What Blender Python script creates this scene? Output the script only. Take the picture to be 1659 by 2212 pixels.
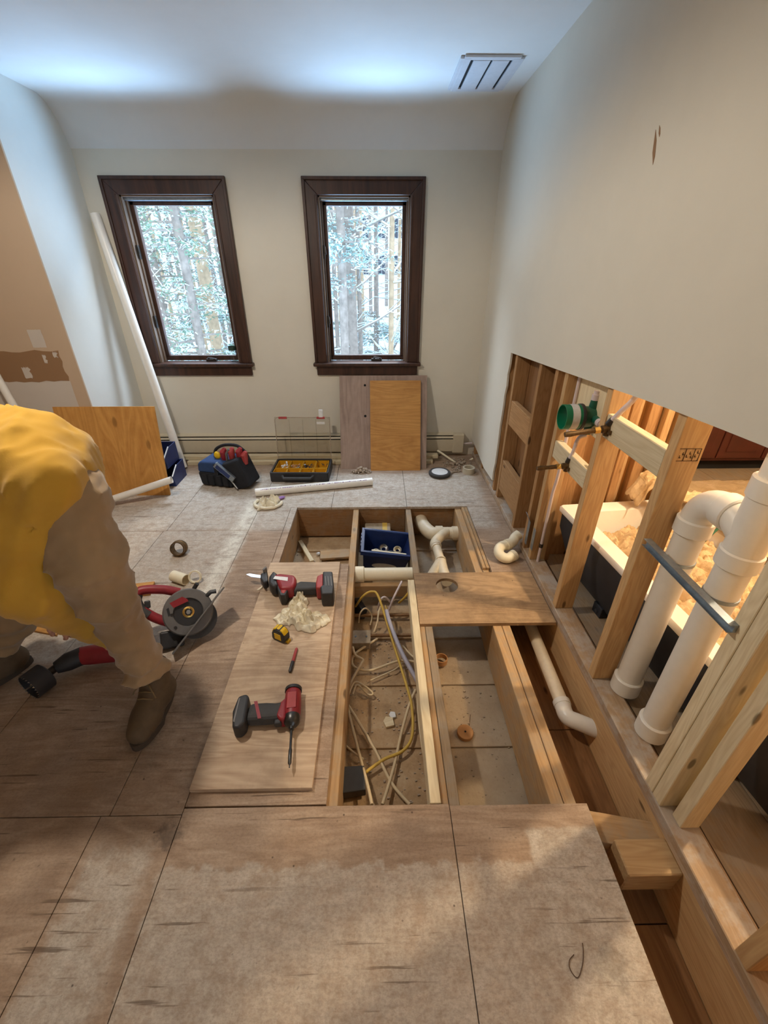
import bpy, bmesh, math, random
import numpy as np
from mathutils import Vector, Matrix, Euler

random.seed(7)
rng = np.random.RandomState(11)
for o in list(bpy.data.objects):
    bpy.data.objects.remove(o, do_unlink=True)
scene = bpy.context.scene
COL = scene.collection
R = math.radians

# ------------------------------------------------------------------ camera
IW, IH, FPX = 1659.0, 2212.0, 917.0
PITCH, HEAD, CAMH = R(29.9), 0.0156, 1.55
cam_data = bpy.data.cameras.new('camera')
cam_data.sensor_fit = 'VERTICAL'
cam_data.sensor_height = 36.0
cam_data.sensor_width = 27.0
cam_data.lens = FPX / IH * 36.0
cam_data.clip_start = 0.02
cam_data.clip_end = 300
cam = bpy.data.objects.new('camera', cam_data)
COL.objects.link(cam)
cam.location = (0, 0, CAMH)
cam.rotation_euler = (R(90) - PITCH, 0, -HEAD)
scene.camera = cam

# ------------------------------------------------------------------ colour management
scene.view_settings.view_transform = 'Standard'
scene.view_settings.look = 'None'
scene.view_settings.gamma = 1.0
scene.view_settings.use_curve_mapping = False
scene.view_settings.exposure = 0.0

# ------------------------------------------------------------------ world: pale winter sky
world = bpy.data.worlds.new('winter_sky')
scene.world = world
world.use_nodes = True
wn = world.node_tree
wn.nodes['Background'].inputs[0].default_value = (0.62, 0.80, 1.0, 1)
wn.nodes['Background'].inputs[1].default_value = 3.4


def lamp(name, kind, loc, power, color, rot=(0, 0, 0), **kw):
    d = bpy.data.lights.new(name, kind)
    d.energy = power
    d.color = color
    for k, v in kw.items():
        setattr(d, k, v)
    o = bpy.data.objects.new(name, d)
    o.location = loc
    o.rotation_euler = rot
    COL.objects.link(o)
    return o


# low winter sun behind the house: grazes the snow outside
lamp('winter_sun', 'SUN', (0, -5, 12), 1.0, (1.0, 0.9, 0.75), (R(-52), R(12), 0), angle=R(2))
# added unseen area lamps below each sill, standing in for snow bounce
for wx in (-1.505, -0.085):
    lamp('snow_bounce_fill', 'AREA', (wx, 5.35, -0.45), 310, (0.36, 0.63, 1.0), (R(180), 0, 0),
         shape='RECTANGLE', size=1.4, size_y=2.0)
# added unseen lamps above the windows, brightening the far floor like sky light
for wx in (-1.505, -0.085):
    lamp('sky_fill', 'AREA', (wx, 4.7, 3.15), 180, (0.64, 0.79, 1.0), (R(-42), 0, 0),
         shape='RECTANGLE', size=1.3, size_y=1.0)


# ------------------------------------------------------------------ pixel helpers (a pixel gives a direction; depth from what it touches)
def ray(px, py):
    x = (px - IW / 2) / FPX
    y = -(py - IH / 2) / FPX
    c, s = math.cos(PITCH), math.sin(PITCH)
    fy, fz = c + s * y, -s + c * y
    ca, sa = math.cos(HEAD), math.sin(HEAD)
    return Vector((x * ca + fy * sa, -x * sa + fy * ca, fz))


def PZ(px, py, z=0.0):
    r = ray(px, py)
    t = (z - CAMH) / r.z
    return Vector((r.x * t, r.y * t, z))


def PY(px, py, y):
    r = ray(px, py)
    t = y / r.y
    return Vector((r.x * t, y, CAMH + r.z * t))


def PX(px, py, x):
    r = ray(px, py)
    t = x / r.x
    return Vector((x, r.y * t, CAMH + r.z * t))


# ------------------------------------------------------------------ node helpers
class Mat:
    def __init__(s, name):
        s.m = bpy.data.materials.new(name)
        s.m.use_nodes = True
        s.t = s.m.node_tree
        s.b = s.t.nodes['Principled BSDF']
        s._c = {}

    def n(s, typ, ins=None, **props):
        nd = s.t.nodes.new(typ)
        for k, v in props.items():
            setattr(nd, k, v)
        for k, v in (ins or {}).items():
            s.put(nd.inputs[k], v)
        return nd

    def put(s, sock, v):
        if isinstance(v, bpy.types.NodeSocket):
            s.t.links.new(v, sock)
        elif isinstance(v, (tuple, list)) and len(v) == 3 and sock.type == 'RGBA':
            sock.default_value = (*v, 1)
        else:
            sock.default_value = v

    def co(s, kind='Object'):
        if kind == 'World':
            if 'g' not in s._c:
                s._c['g'] = s.n('ShaderNodeNewGeometry')
            return s._c['g'].outputs['Position']
        if 't' not in s._c:
            s._c['t'] = s.n('ShaderNodeTexCoord')
        return s._c['t'].outputs[kind]

    def map(s, v, scale=(1, 1, 1), rot=(0, 0, 0), loc=(0, 0, 0)):
        return s.n('ShaderNodeMapping', {'Vector': v, 'Scale': scale, 'Rotation': rot, 'Location': loc}).outputs[0]

    def noise(s, v, scale=5.0, detail=3.0, rough=0.5, dist=0.0, out='Fac'):
        return s.n('ShaderNodeTexNoise', {'Vector': v, 'Scale': scale, 'Detail': detail, 'Roughness': rough, 'Distortion': dist}).outputs[out]

    def vor(s, v, scale=5.0, feature='F1', out='Distance'):
        return s.n('ShaderNodeTexVoronoi', {'Vector': v, 'Scale': scale}, feature=feature).outputs[out]

    def ramp(s, f, stops):
        nd = s.n('ShaderNodeValToRGB', {'Fac': f})
        e = nd.color_ramp.elements
        while len(e) < len(stops):
            e.new(0.5)
        for el, (p, c) in zip(e, stops):
            el.position = p
            if not isinstance(c, (tuple, list)):
                c = (c, c, c)
            el.color = (*c, 1)
        return nd.outputs[0]

    def mix(s, f, a, b, mode='MIX'):
        nd = s.n('ShaderNodeMix', data_type='RGBA', blend_type=mode)
        s.put(nd.inputs[0], f)
        s.put(nd.inputs[6], a)
        s.put(nd.inputs[7], b)
        return nd.outputs[2]

    def ma(s, op, a, b=0.0, clamp=False):
        nd = s.n('ShaderNodeMath', operation=op, use_clamp=clamp)
        s.put(nd.inputs[0], a)
        s.put(nd.inputs[1], b)
        return nd.outputs[0]

    def sep(s, v):
        return s.n('ShaderNodeSeparateXYZ', {0: v}).outputs

    def rnd(s):
        if 'r' not in s._c:
            s._c['r'] = s.n('ShaderNodeObjectInfo').outputs['Random']
        return s._c['r']

    def step(s, x, lo, hi):
        nd = s.n('ShaderNodeMapRange', {0: x, 1: lo, 2: hi, 3: 0.0, 4: 1.0})
        nd.interpolation_type = 'SMOOTHSTEP'
        return nd.outputs[0]

    def rect(s, pos, x0, x1, y0, y1, soft=0.01, wob=0.02, scale=14.0):
        """mask of a stained rectangle lying in the floor plane, ragged edge"""
        nz = s.ma('MULTIPLY', s.ma('SUBTRACT', s.noise(pos, scale, 4, 0.65), 0.5), wob * 2)
        X, Y, Z = s.sep(pos)
        X = s.ma('ADD', X, nz)
        Y = s.ma('ADD', Y, nz)
        a = s.step(X, x0 - soft, x0 + soft)
        b = s.ma('SUBTRACT', 1.0, s.step(X, x1 - soft, x1 + soft))
        c = s.step(Y, y0 - soft, y0 + soft)
        d = s.ma('SUBTRACT', 1.0, s.step(Y, y1 - soft, y1 + soft))
        return s.ma('MULTIPLY', s.ma('MULTIPLY', a, b), s.ma('MULTIPLY', c, d))

    def done(s, color=None, rough=None, metal=None, spec=None, bump=None, bstr=0.2, bdist=0.002, **kw):
        if color is not None:
            s.put(s.b.inputs['Base Color'], color)
        if rough is not None:
            s.put(s.b.inputs['Roughness'], rough)
        if metal is not None:
            s.put(s.b.inputs['Metallic'], metal)
        if spec is not None:
            s.put(s.b.inputs['Specular IOR Level'], spec)
        for k, v in kw.items():
            s.put(s.b.inputs[k.replace('_', ' ')], v)
        if bump is not None:
            bn = s.n('ShaderNodeBump', {'Height': bump, 'Strength': bstr, 'Distance': bdist})
            s.t.links.new(bn.outputs[0], s.b.inputs['Normal'])
        return s.m


def srgb(r, g, b):
    def f(c):
        c /= 255.0
        return c / 12.92 if c <= 0.04045 else ((c + 0.055) / 1.055) ** 2.4
    return (f(r), f(g), f(b))


MATS = {}


def plain(name, rgb, rough=0.5, metal=0.0, var=0.06, scale=30.0, bump=0.0, spec=0.5, **kw):
    """procedural painted / moulded surface with a little mottling"""
    if name in MATS:
        return MATS[name]
    m = Mat(name)
    c = m.co('Object')
    n = m.noise(c, scale, 4, 0.6)
    k = m.ramp(n, [(0.25, tuple(v * (1 - var) for v in rgb)), (0.75, tuple(min(1, v * (1 + var)) for v in rgb))])
    kk = dict(color=k, rough=rough, metal=metal, spec=spec, **kw)
    if bump:
        kk.update(bump=m.noise(c, scale * 4, 3), bstr=bump, bdist=0.001)
    MATS[name] = m.done(**kk)
    return MATS[name]


def lumber(name, light, dark, rough=0.7, knots=True, dust=None):
    """sawn softwood, grain along local X"""
    m = Mat(name)
    c = m.co('Object')
    off = m.n('ShaderNodeVectorMath', {0: c, 1: (0, 0, 0)}, operation='ADD')
    comb = m.n('ShaderNodeCombineXYZ', {0: m.ma('MULTIPLY', m.rnd(), 37.0), 1: m.ma('MULTIPLY', m.rnd(), 11.0), 2: m.ma('MULTIPLY', m.rnd(), 5.0)})
    m.t.links.new(comb.outputs[0], off.inputs[1])
    v = off.outputs[0]
    rings = m.noise(m.map(v, (0.9, 9, 9)), 2.2, 2, 0.5, 0.4)
    lines = m.ma('PINGPONG', m.ma('MULTIPLY', rings, 9.0), 0.5)
    fine = m.noise(m.map(v, (6, 160, 160)), 1.0, 3, 0.6)
    f = m.ma('ADD', m.ma('MULTIPLY', lines, 0.7), m.ma('MULTIPLY', fine, 0.55))
    col = m.ramp(f, [(0.15, light), (0.75, tuple(0.45 * a + 0.55 * b for a, b in zip(light, dark))), (0.95, dark)])
    if knots:
        d = m.vor(m.map(v, (3.2, 9, 9)), 1.0)
        kn = m.step(d, 0.11, 0.06)
        col = m.mix(m.ma('MULTIPLY', kn, 0.8), col, tuple(x * 0.28 for x in dark))
    br = m.n('ShaderNodeHueSaturation', {'Color': col, 'Value': m.ma('ADD', 0.88, m.ma('MULTIPLY', m.rnd(), 0.24)), 'Saturation': 1.0})
    col = br.outputs[0]
    if dust:
        col = m.mix(m.ma('MULTIPLY', m.step(m.noise(c, 9, 5, 0.7), 0.42, 0.62), 0.6), col, dust)
    MATS[name] = m.done(col, rough, bump=f, bstr=0.25, bdist=0.0015, spec=0.25)
    return MATS[name]


def plywood(name, light, dark, axis='X', rough=0.65, knots=0.5, world=False, k=7.0, grime=0.25):
    m = Mat(name)
    c = m.co('World' if world else 'Object')
    sc = (0.7, 4.2, 4.2) if axis == 'X' else (4.2, 0.7, 4.2)
    sf = (4, 110, 110) if axis == 'X' else (110, 4, 110)
    g = m.noise(m.map(c, sc, loc=(3.1, 1.7, 0.4)), 1.5, 3, 0.55, 0.7)
    line = m.ma('PINGPONG', m.ma('MULTIPLY', g, k), 0.5)
    fine = m.noise(m.map(c, sf), 1.0, 3, 0.6)
    f = m.ma('ADD', m.ma('MULTIPLY', line, 0.75), m.ma('MULTIPLY', fine, 0.5))
    col = m.ramp(f, [(0.15, light), (0.6, tuple(0.6 * a + 0.4 * b for a, b in zip(light, dark))), (0.95, dark)])
    gm = m.step(m.noise(c, 3.2, 6, 0.72), 0.40, 0.70)
    col = m.mix(m.ma('MULTIPLY', gm, grime), col, tuple(v * 0.55 for v in dark))
    nh = m.step(m.vor(m.map(c, (1, 1, 0.02) if axis else (1, 1, 1)), 9), 0.045, 0.02)
    col = m.mix(m.ma('MULTIPLY', nh, grime * 1.6), col, tuple(v * 0.2 for v in dark))
    kd = m.vor(m.map(c, tuple(x * 0.9 for x in ((2.2, 5, 5) if axis == 'X' else (5, 2.2, 5)))), 1.0)
    col = m.mix(m.ma('MULTIPLY', m.step(kd, 0.10, 0.05), knots), col, tuple(x * 0.3 for x in dark))
    MATS[name] = m.done(col, rough, bump=f, bstr=0.15, bdist=0.001, spec=0.3)
    return MATS[name]


# ------------------------------------------------------------------ materials
lumber('stud_wood', srgb(206, 170, 122), srgb(156, 112, 68))
lumber('stud_wood_old', srgb(186, 144, 98), srgb(128, 86, 48))
lumber('board_brown', srgb(150, 108, 68), srgb(96, 62, 34))
lumber('stud_wood_pale', srgb(226, 210, 176), srgb(186, 160, 116))
lumber('joist_wood', srgb(188, 152, 108), srgb(134, 98, 62), dust=srgb(168, 148, 122))
lumber('joist_grey', srgb(170, 146, 116), srgb(120, 96, 70), dust=srgb(150, 138, 122))
lumber('strap_wood', srgb(158, 118, 78), srgb(96, 66, 40), dust=srgb(150, 124, 96))
lumber('plate_wood', srgb(190, 160, 126), srgb(140, 110, 82), dust=srgb(186, 178, 168))
plywood('ply_fresh', srgb(214, 158, 84), srgb(158, 94, 36), axis='Y')
plywood('ply_tan', srgb(206, 152, 84), srgb(150, 92, 40), axis='X', k=11)
plywood('ply_grey', srgb(176, 152, 136), srgb(116, 94, 84), axis='Y', knots=0.3)
plywood('ply_sheet', srgb(206, 180, 150), srgb(134, 100, 74), axis='X', knots=0.35, k=12, grime=0.35)
plywood('ply_patch', srgb(190, 156, 116), srgb(108, 78, 52), axis='X', knots=0.4, k=10, grime=0.5)


def subfloor_mat():
    m = Mat('subfloor')
    p = m.co('World')
    g = m.noise(m.map(p, (0.8, 4.5, 1), loc=(1.3, 0.2, 0)), 1.6, 3, 0.55, 0.6)
    line = m.ma('PINGPONG', m.ma('MULTIPLY', g, 8), 0.5)
    fine = m.noise(m.map(p, (7, 90, 1)), 1.0, 4, 0.65)
    f = m.ma('ADD', m.ma('MULTIPLY', line, 0.6), m.ma('MULTIPLY', fine, 0.6))
    wood = m.ramp(f, [(0.2, srgb(186, 162, 138)), (0.55, srgb(164, 138, 114)), (0.95, srgb(122, 98, 76))])
    # broad grime
    gr = m.step(m.noise(p, 2.1, 6, 0.75), 0.42, 0.66)
    wood = m.mix(m.ma('MULTIPLY', gr, 0.6), wood, srgb(128, 106, 88))
    # left-over thinset / levelling skim, greyish white, ragged
    blotch = m.step(m.noise(p, 16, 6, 0.8), 0.34, 0.60)
    pale = m.ramp(m.noise(p, 30, 5, 0.75), [(0.3, srgb(172, 160, 144)), (0.7, srgb(218, 210, 196))])
    msk = m.rect(p, -0.655, 0.69, -0.6, 0.575, wob=0.05)
    m2 = m.rect(p, -0.885, -0.70, -0.2, 0.63, wob=0.05, soft=0.03)
    m3 = m.rect(p, 0.46, 0.70, 0.0, 0.665, wob=0.02)
    m4 = m.rect(p, -3.3, -0.885, 1.35, 2.46, wob=0.02, soft=0.02)
    m5 = m.rect(p, -3.3, 0.82, 2.46, 3.36, wob=0.05, soft=0.05)
    def mx(a, b):
        return m.ma('MAXIMUM', a, b)
    tot = mx(mx(m.ma('MULTIPLY', msk, 0.62), m.ma('MULTIPLY', m2, 0.75)), mx(m.ma('MULTIPLY', m3, 0.8), mx(m.ma('MULTIPLY', m4, 0.72), m.ma('MULTIPLY', m5, 0.85))))
    tot = m.ma('MULTIPLY', tot, m.ma('ADD', 0.45, m.ma('MULTIPLY', blotch, 0.55)))
    col = m.mix(tot, wood, pale)
    # brighter ragged ridge along the old tile edge
    ed = m.rect(p, -0.99, -0.885, 1.6, 2.9, wob=0.05, soft=0.04)
    col = m.mix(m.ma('MULTIPLY', m.ma('MULTIPLY', ed, m.ma('ADD', 0.25, blotch)), 0.55), col, srgb(238, 232, 214))
    # surface checks running with the face grain
    ck = m.step(m.noise(m.map(p, (3.0, 60, 1), loc=(0.4, 0.1, 0)), 1.0, 3, 0.6), 0.61, 0.68)
    ck2 = m.step(m.noise(p, 3.5, 2, 0.5), 0.40, 0.55)
    col = m.mix(m.ma('MULTIPLY', m.ma('MULTIPLY', ck, ck2), 0.7), col, srgb(84, 64, 48))
    hf = m.step(m.noise(m.map(p, (1, 1.6, 1)), 95, 5, 0.75), 0.42, 0.64)
    col = m.mix(m.ma('MULTIPLY', hf, 0.28), col, srgb(108, 88, 70))
    # dirt specks, nail holes
    sp = m.step(m.vor(m.map(p, (1, 1, 0.01)), 13), 0.055, 0.02)
    col = m.mix(m.ma('MULTIPLY', sp, 0.75), col, srgb(52, 40, 32))
    sp2 = m.step(m.noise(p, 60, 2, 0.5), 0.70, 0.78)
    col = m.mix(m.ma('MULTIPLY', sp2, 0.4), col, srgb(70, 56, 44))
    # dark glue stains with a shape of their own
    for (x, y, r, k) in ((-0.665, 0.665, 0.05, 0.55), (-0.9, 1.02, 0.11, 0.35), (-0.76, 1.12, 0.10, 0.4), (-0.86, 0.92, 0.12, 0.3), (0.60, 0.35, 0.05, 0.3)):
        d = m.n('ShaderNodeVectorMath', {0: m.map(p, (1, 1, 0)), 1: (x, y, 0)}, operation='DISTANCE').outputs['Value']
        d = m.ma('ADD', d, m.ma('MULTIPLY', m.ma('SUBTRACT', m.noise(p, 22, 4, 0.7), 0.5), 0.14))
        col = m.mix(m.ma('MULTIPLY', m.step(d, r, r * 0.3), k), col, srgb(66, 56, 50))
    MATS['subfloor'] = m.done(col, 0.72, bump=m.ma('ADD', f, m.ma('MULTIPLY', blotch, 0.5)), bstr=0.3, bdist=0.002, spec=0.3)


subfloor_mat()


def wall_paint(name, rgb, scuff=0.12):
    m = Mat(name)
    p = m.co('World')
    n = m.noise(p, 3.0, 5, 0.65)
    col = m.ramp(n, [(0.3, tuple(v * 0.95 for v in rgb)), (0.7, rgb)])
    s = m.step(m.noise(m.map(p, (9, 9, 5)), 1.0, 6, 0.75), 0.66, 0.78)
    col = m.mix(m.ma('MULTIPLY', s, scuff), col, tuple(v * 0.6 for v in rgb))
    MATS[name] = m.done(col, 0.75, bump=m.noise(p, 160, 2, 0.5), bstr=0.08, bdist=0.001, spec=0.25)
    return MATS[name]


wall_paint('paint_cream', srgb(222, 214, 196))
wall_paint('paint_white', srgb(222, 222, 214))
wall_paint('paint_tan', srgb(196, 172, 146))
wall_paint('ceiling_paint', srgb(232, 232, 228), 0.03)
wall_paint('drywall_edge', srgb(226, 222, 214), 0.3)
wall_paint('drywall_back', srgb(176, 152, 118), 0.4)
wall_paint('torn_paper', srgb(150, 116, 84), 0.4)
wall_paint('plaster_patch', srgb(204, 194, 182), 0.2)


def cavity_mat():
    m = Mat('cavity_dust')
    p = m.co('World')
    n = m.noise(p, 6, 6, 0.75)
    col = m.ramp(n, [(0.3, srgb(150, 122, 92)), (0.5, srgb(182, 152, 116)), (0.72, srgb(200, 176, 144))])
    gy = m.step(m.sep(p)[0], 0.28, 0.34)
    col = m.mix(m.ma('MULTIPLY', gy, 0.55), col, srgb(176, 164, 146))
    sp = m.step(m.noise(p, 70, 3, 0.6), 0.62, 0.74)
    col = m.mix(m.ma('MULTIPLY', sp, 0.5), col, srgb(88, 66, 46))
    MATS['cavity_dust'] = m.done(col, 0.95, bump=m.noise(p, 50, 6, 0.8), bstr=0.8, bdist=0.006, spec=0.1)


cavity_mat()


def stain_wood():
    m = Mat('dark_walnut')
    c = m.co('World')
    f = m.noise(m.map(c, (30, 30, 2.5)), 1.0, 4, 0.6, 0.3)
    col = m.ramp(f, [(0.3, srgb(44, 26, 18)), (0.7, srgb(78, 48, 34))])
    MATS['dark_walnut'] = m.done(col, 0.42, bump=f, bstr=0.1, bdist=0.001)


stain_wood()
plain('sash_bronze', srgb(112, 92, 76), 0.5)
plain('pvc_white', srgb(232, 226, 214), 0.32, var=0.03)
plain('pvc_dusty', srgb(224, 208, 178), 0.45, var=0.08)
plain('pvc_cream', srgb(238, 226, 196), 0.4, var=0.04)
plain('pex_white', srgb(214, 198, 196), 0.4)
plain('print_purple', srgb(150, 110, 170), 0.5)
plain('tool_red', srgb(142, 34, 40), 0.45, var=0.2)
plain('tool_red_dusty', srgb(166, 60, 58), 0.5, var=0.15)
plain('tool_black', srgb(44, 42, 42), 0.5, var=0.2)
plain('tool_rubber', srgb(62, 60, 58), 0.75, var=0.2)
plain('tool_grey', srgb(104, 100, 96), 0.45, var=0.1)
plain('steel', srgb(190, 190, 188), 0.3, 1.0)
plain('dark_steel', srgb(80, 78, 76), 0.35, 0.9)
plain('galvanised', srgb(150, 158, 164), 0.4, 0.8, var=0.2, scale=60)
plain('brass', srgb(196, 160, 90), 0.35, 0.9)
plain('brass_old', srgb(112, 88, 58), 0.5, 0.7, var=0.35, scale=90)
plain('copper', srgb(168, 112, 76), 0.4, 0.8)
plain('yellow_plastic', srgb(232, 186, 24), 0.42)
plain('yellow_bin', srgb(206, 152, 26), 0.5)
plain('green_plastic', srgb(20, 122, 84), 0.3)
plain('green_dark', srgb(18, 84, 62), 0.4)
plain('label_white', srgb(222, 220, 216), 0.5, var=0.1, scale=60)
plain('label_green', srgb(40, 66, 54), 0.5)
plain('blue_plastic', srgb(26, 46, 98), 0.45, var=0.18)
plain('blue_fabric', srgb(38, 62, 102), 0.9, var=0.2, bump=0.4)
plain('black_fabric', srgb(26, 27, 32), 0.9, var=0.3, bump=0.4)
plain('heater_enamel', srgb(206, 192, 164), 0.45, var=0.04)
plain('tub_white', srgb(240, 230, 214), 0.15, var=0.02)
plain('tub_shell', srgb(46, 47, 52), 0.6, var=0.2, scale=12)
plain('rag_cream', srgb(228, 216, 188), 0.9, var=0.12, bump=0.3)
plain('skin', srgb(206, 150, 122), 0.55, var=0.06)
plain('hair_dark', srgb(58, 42, 32), 0.7, var=0.3, scale=80)
plain('boot_leather', srgb(94, 76, 54), 0.75, var=0.25, scale=22, bump=0.3)
plain('boot_sole', srgb(70, 58, 46), 0.85, var=0.2)
plain('lace', srgb(126, 104, 72), 0.9)
plain('cable_cream', srgb(206, 184, 146), 0.6, var=0.1)
plain('cable_yellow', srgb(202, 166, 72), 0.6, var=0.1)
plain('cable_grey', srgb(168, 164, 176), 0.5, var=0.1)
plain('duct_foil', srgb(156, 138, 112), 0.7, 0.15, var=0.3)
plain('cherry_wood', srgb(74, 30, 20), 0.4, var=0.2, scale=8)
plain('vent_white', srgb(206, 208, 212), 0.5)
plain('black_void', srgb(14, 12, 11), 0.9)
plain('tape_roll', srgb(196, 184, 160), 0.7)
plain('debris_dust', srgb(168, 150, 130), 0.95, var=0.3, scale=60, bump=0.6)
plain('orange_bin', srgb(222, 120, 40), 0.5)
plain('ink', srgb(88, 62, 42), 0.8)
plain('orange_sponge', srgb(184, 134, 84), 0.85, bump=0.4)


def kraft():
    m = Mat('kraft_paper')
    p = m.co('World')
    n = m.noise(p, 7, 6, 0.7, 0.6)
    col = m.ramp(n, [(0.3, srgb(186, 152, 108)), (0.55, srgb(212, 182, 138)), (0.75, srgb(230, 204, 164))])
    MATS['kraft_paper'] = m.done(col, 0.8, bump=m.noise(p, 26, 5, 0.7, 0.8), bstr=0.8, bdist=0.01, spec=0.2)


kraft()


def fabric(name, a, b, scale=3.0):
    m = Mat(name)
    c = m.co('Object')
    n = m.noise(c, scale, 4, 0.6)
    col = m.ramp(n, [(0.3, a), (0.7, b)])
    w = m.noise(c, 420, 2, 0.5)
    MATS[name] = m.done(col, 0.92, bump=w, bstr=0.25, bdist=0.001, spec=0.15)
    m.b.inputs['Sheen Weight'].default_value = 0.25


fabric('sweat_yellow', srgb(198, 148, 48), srgb(220, 172, 70))
fabric('khaki', srgb(146, 120, 88), srgb(178, 150, 114))


def glass_thin(name, tint=(1, 1, 1), refl=0.06, rough=0.02):
    m = bpy.data.materials.new(name)
    m.use_nodes = True
    t = m.node_tree
    t.nodes.remove(t.nodes['Principled BSDF'])
    a = t.nodes.new('ShaderNodeBsdfTransparent')
    a.inputs[0].default_value = (*tint, 1)
    g = t.nodes.new('ShaderNodeBsdfGlossy')
    g.inputs['Roughness'].default_value = rough
    # grazing-angle reflection, the same from both sides of the sheet
    fc = t.nodes.new('ShaderNodeLayerWeight')
    fc.inputs[0].default_value = 0.5
    pw = t.nodes.new('ShaderNodeMath')
    pw.operation = 'POWER'
    pw.inputs[1].default_value = 5.0
    t.links.new(fc.outputs['Facing'], pw.inputs[0])
    lw = t.nodes.new('ShaderNodeMath')
    lw.operation = 'MULTIPLY_ADD'
    lw.inputs[1].default_value = 0.7
    lw.inputs[2].default_value = 0.03
    t.links.new(pw.outputs[0], lw.inputs[0])
    mx = t.nodes.new('ShaderNodeMixShader')
    t.links.new(lw.outputs[0], mx.inputs[0])
    t.links.new(a.outputs[0], mx.inputs[1])
    t.links.new(g.outputs[0], mx.inputs[2])
    t.links.new(mx.outputs[0], t.nodes['Material Output'].inputs[0])
    MATS[name] = m


glass_thin('window_glass')
glass_thin('clear_plastic', (0.94, 0.93, 0.91))
glass_thin('bottle_clear', (0.98, 0.985, 0.99))


def emit(name, rgb, strength):
    m = Mat(name)
    m.done((0.8, 0.8, 0.8), 0.5)
    m.b.inputs['Emission Color'].default_value = (*rgb, 1)
    m.b.inputs['Emission Strength'].default_value = strength
    MATS[name] = m.m


emit('lamp_disc', (1.0, 0.86, 0.68), 6.0)
emit('led_white', (1.0, 0.98, 0.92), 14.0)


def mesh_grad(name, fn):
    m = Mat(name)
    fn(m)
    MATS[name] = m.m


def snow_m(m):
    p = m.co('World')
    n = m.noise(p, 0.9, 5, 0.65)
    tw = m.step(m.noise(p, 2.4, 6, 0.75), 0.58, 0.68)
    c = m.ramp(n, [(0.3, srgb(196, 216, 236)), (0.7, srgb(236, 244, 250))])
    m.done(m.mix(m.ma('MULTIPLY', tw, 0.5), c, srgb(120, 128, 130)), 0.8)


mesh_grad('snow', snow_m)
plain('bark', srgb(146, 134, 124), 0.95, var=0.35, scale=8)  # grey lightened so the colour itself carries the haze of the woods
plain('bark_pale', srgb(176, 152, 124), 0.95, var=0.3, scale=8)
plain('needles', srgb(120, 146, 122), 0.9, var=0.35, scale=3)
plain('needles_blue', srgb(132, 164, 158), 0.9, var=0.3, scale=3)
plain('needles_snow', srgb(214, 232, 238), 0.9, var=0.08, scale=3)
plain('leaf_ochre', srgb(178, 140, 84), 0.9, var=0.3, scale=3)
plain('house_siding', srgb(226, 214, 190), 0.8)
plain('house_window', srgb(60, 66, 76), 0.3)
plain('house_roof', srgb(210, 220, 232), 0.8)
# ------------------------------------------------------------------ mesh helpers
WM = {}


def T(x=0, y=0, z=0, rx=0, ry=0, rz=0):
    return Matrix.Translation((x, y, z)) @ Euler((R(rx), R(ry), R(rz))).to_matrix().to_4x4()


def frame(p0, p1, up=(0, 0, 1)):
    """matrix with X from p0 to p1, Z close to up, origin p0"""
    p0, p1, up = Vector(p0), Vector(p1), Vector(up)
    x = (p1 - p0).normalized()
    y = up.cross(x)
    if y.length < 1e-5:
        y = Vector((0, 1, 0))
    y.normalize()
    z = x.cross(y)
    m = Matrix((x, y, z)).transposed().to_4x4()
    m.translation = p0
    return m


def thing(name, label, cat, M=None, group=None, kind=None):
    o = bpy.data.objects.new(name, None)
    o.empty_display_size = 0.05
    COL.objects.link(o)
    M = M or Matrix.Identity(4)
    o.matrix_basis = M
    WM[o] = M.copy()
    tag(o, label, cat, group, kind)
    return o


def tag(o, label=None, cat=None, group=None, kind=None):
    if label:
        o['label'] = label
    if cat:
        o['category'] = cat
    if group:
        o['group'] = group
    if kind:
        o['kind'] = kind
    return o


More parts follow.
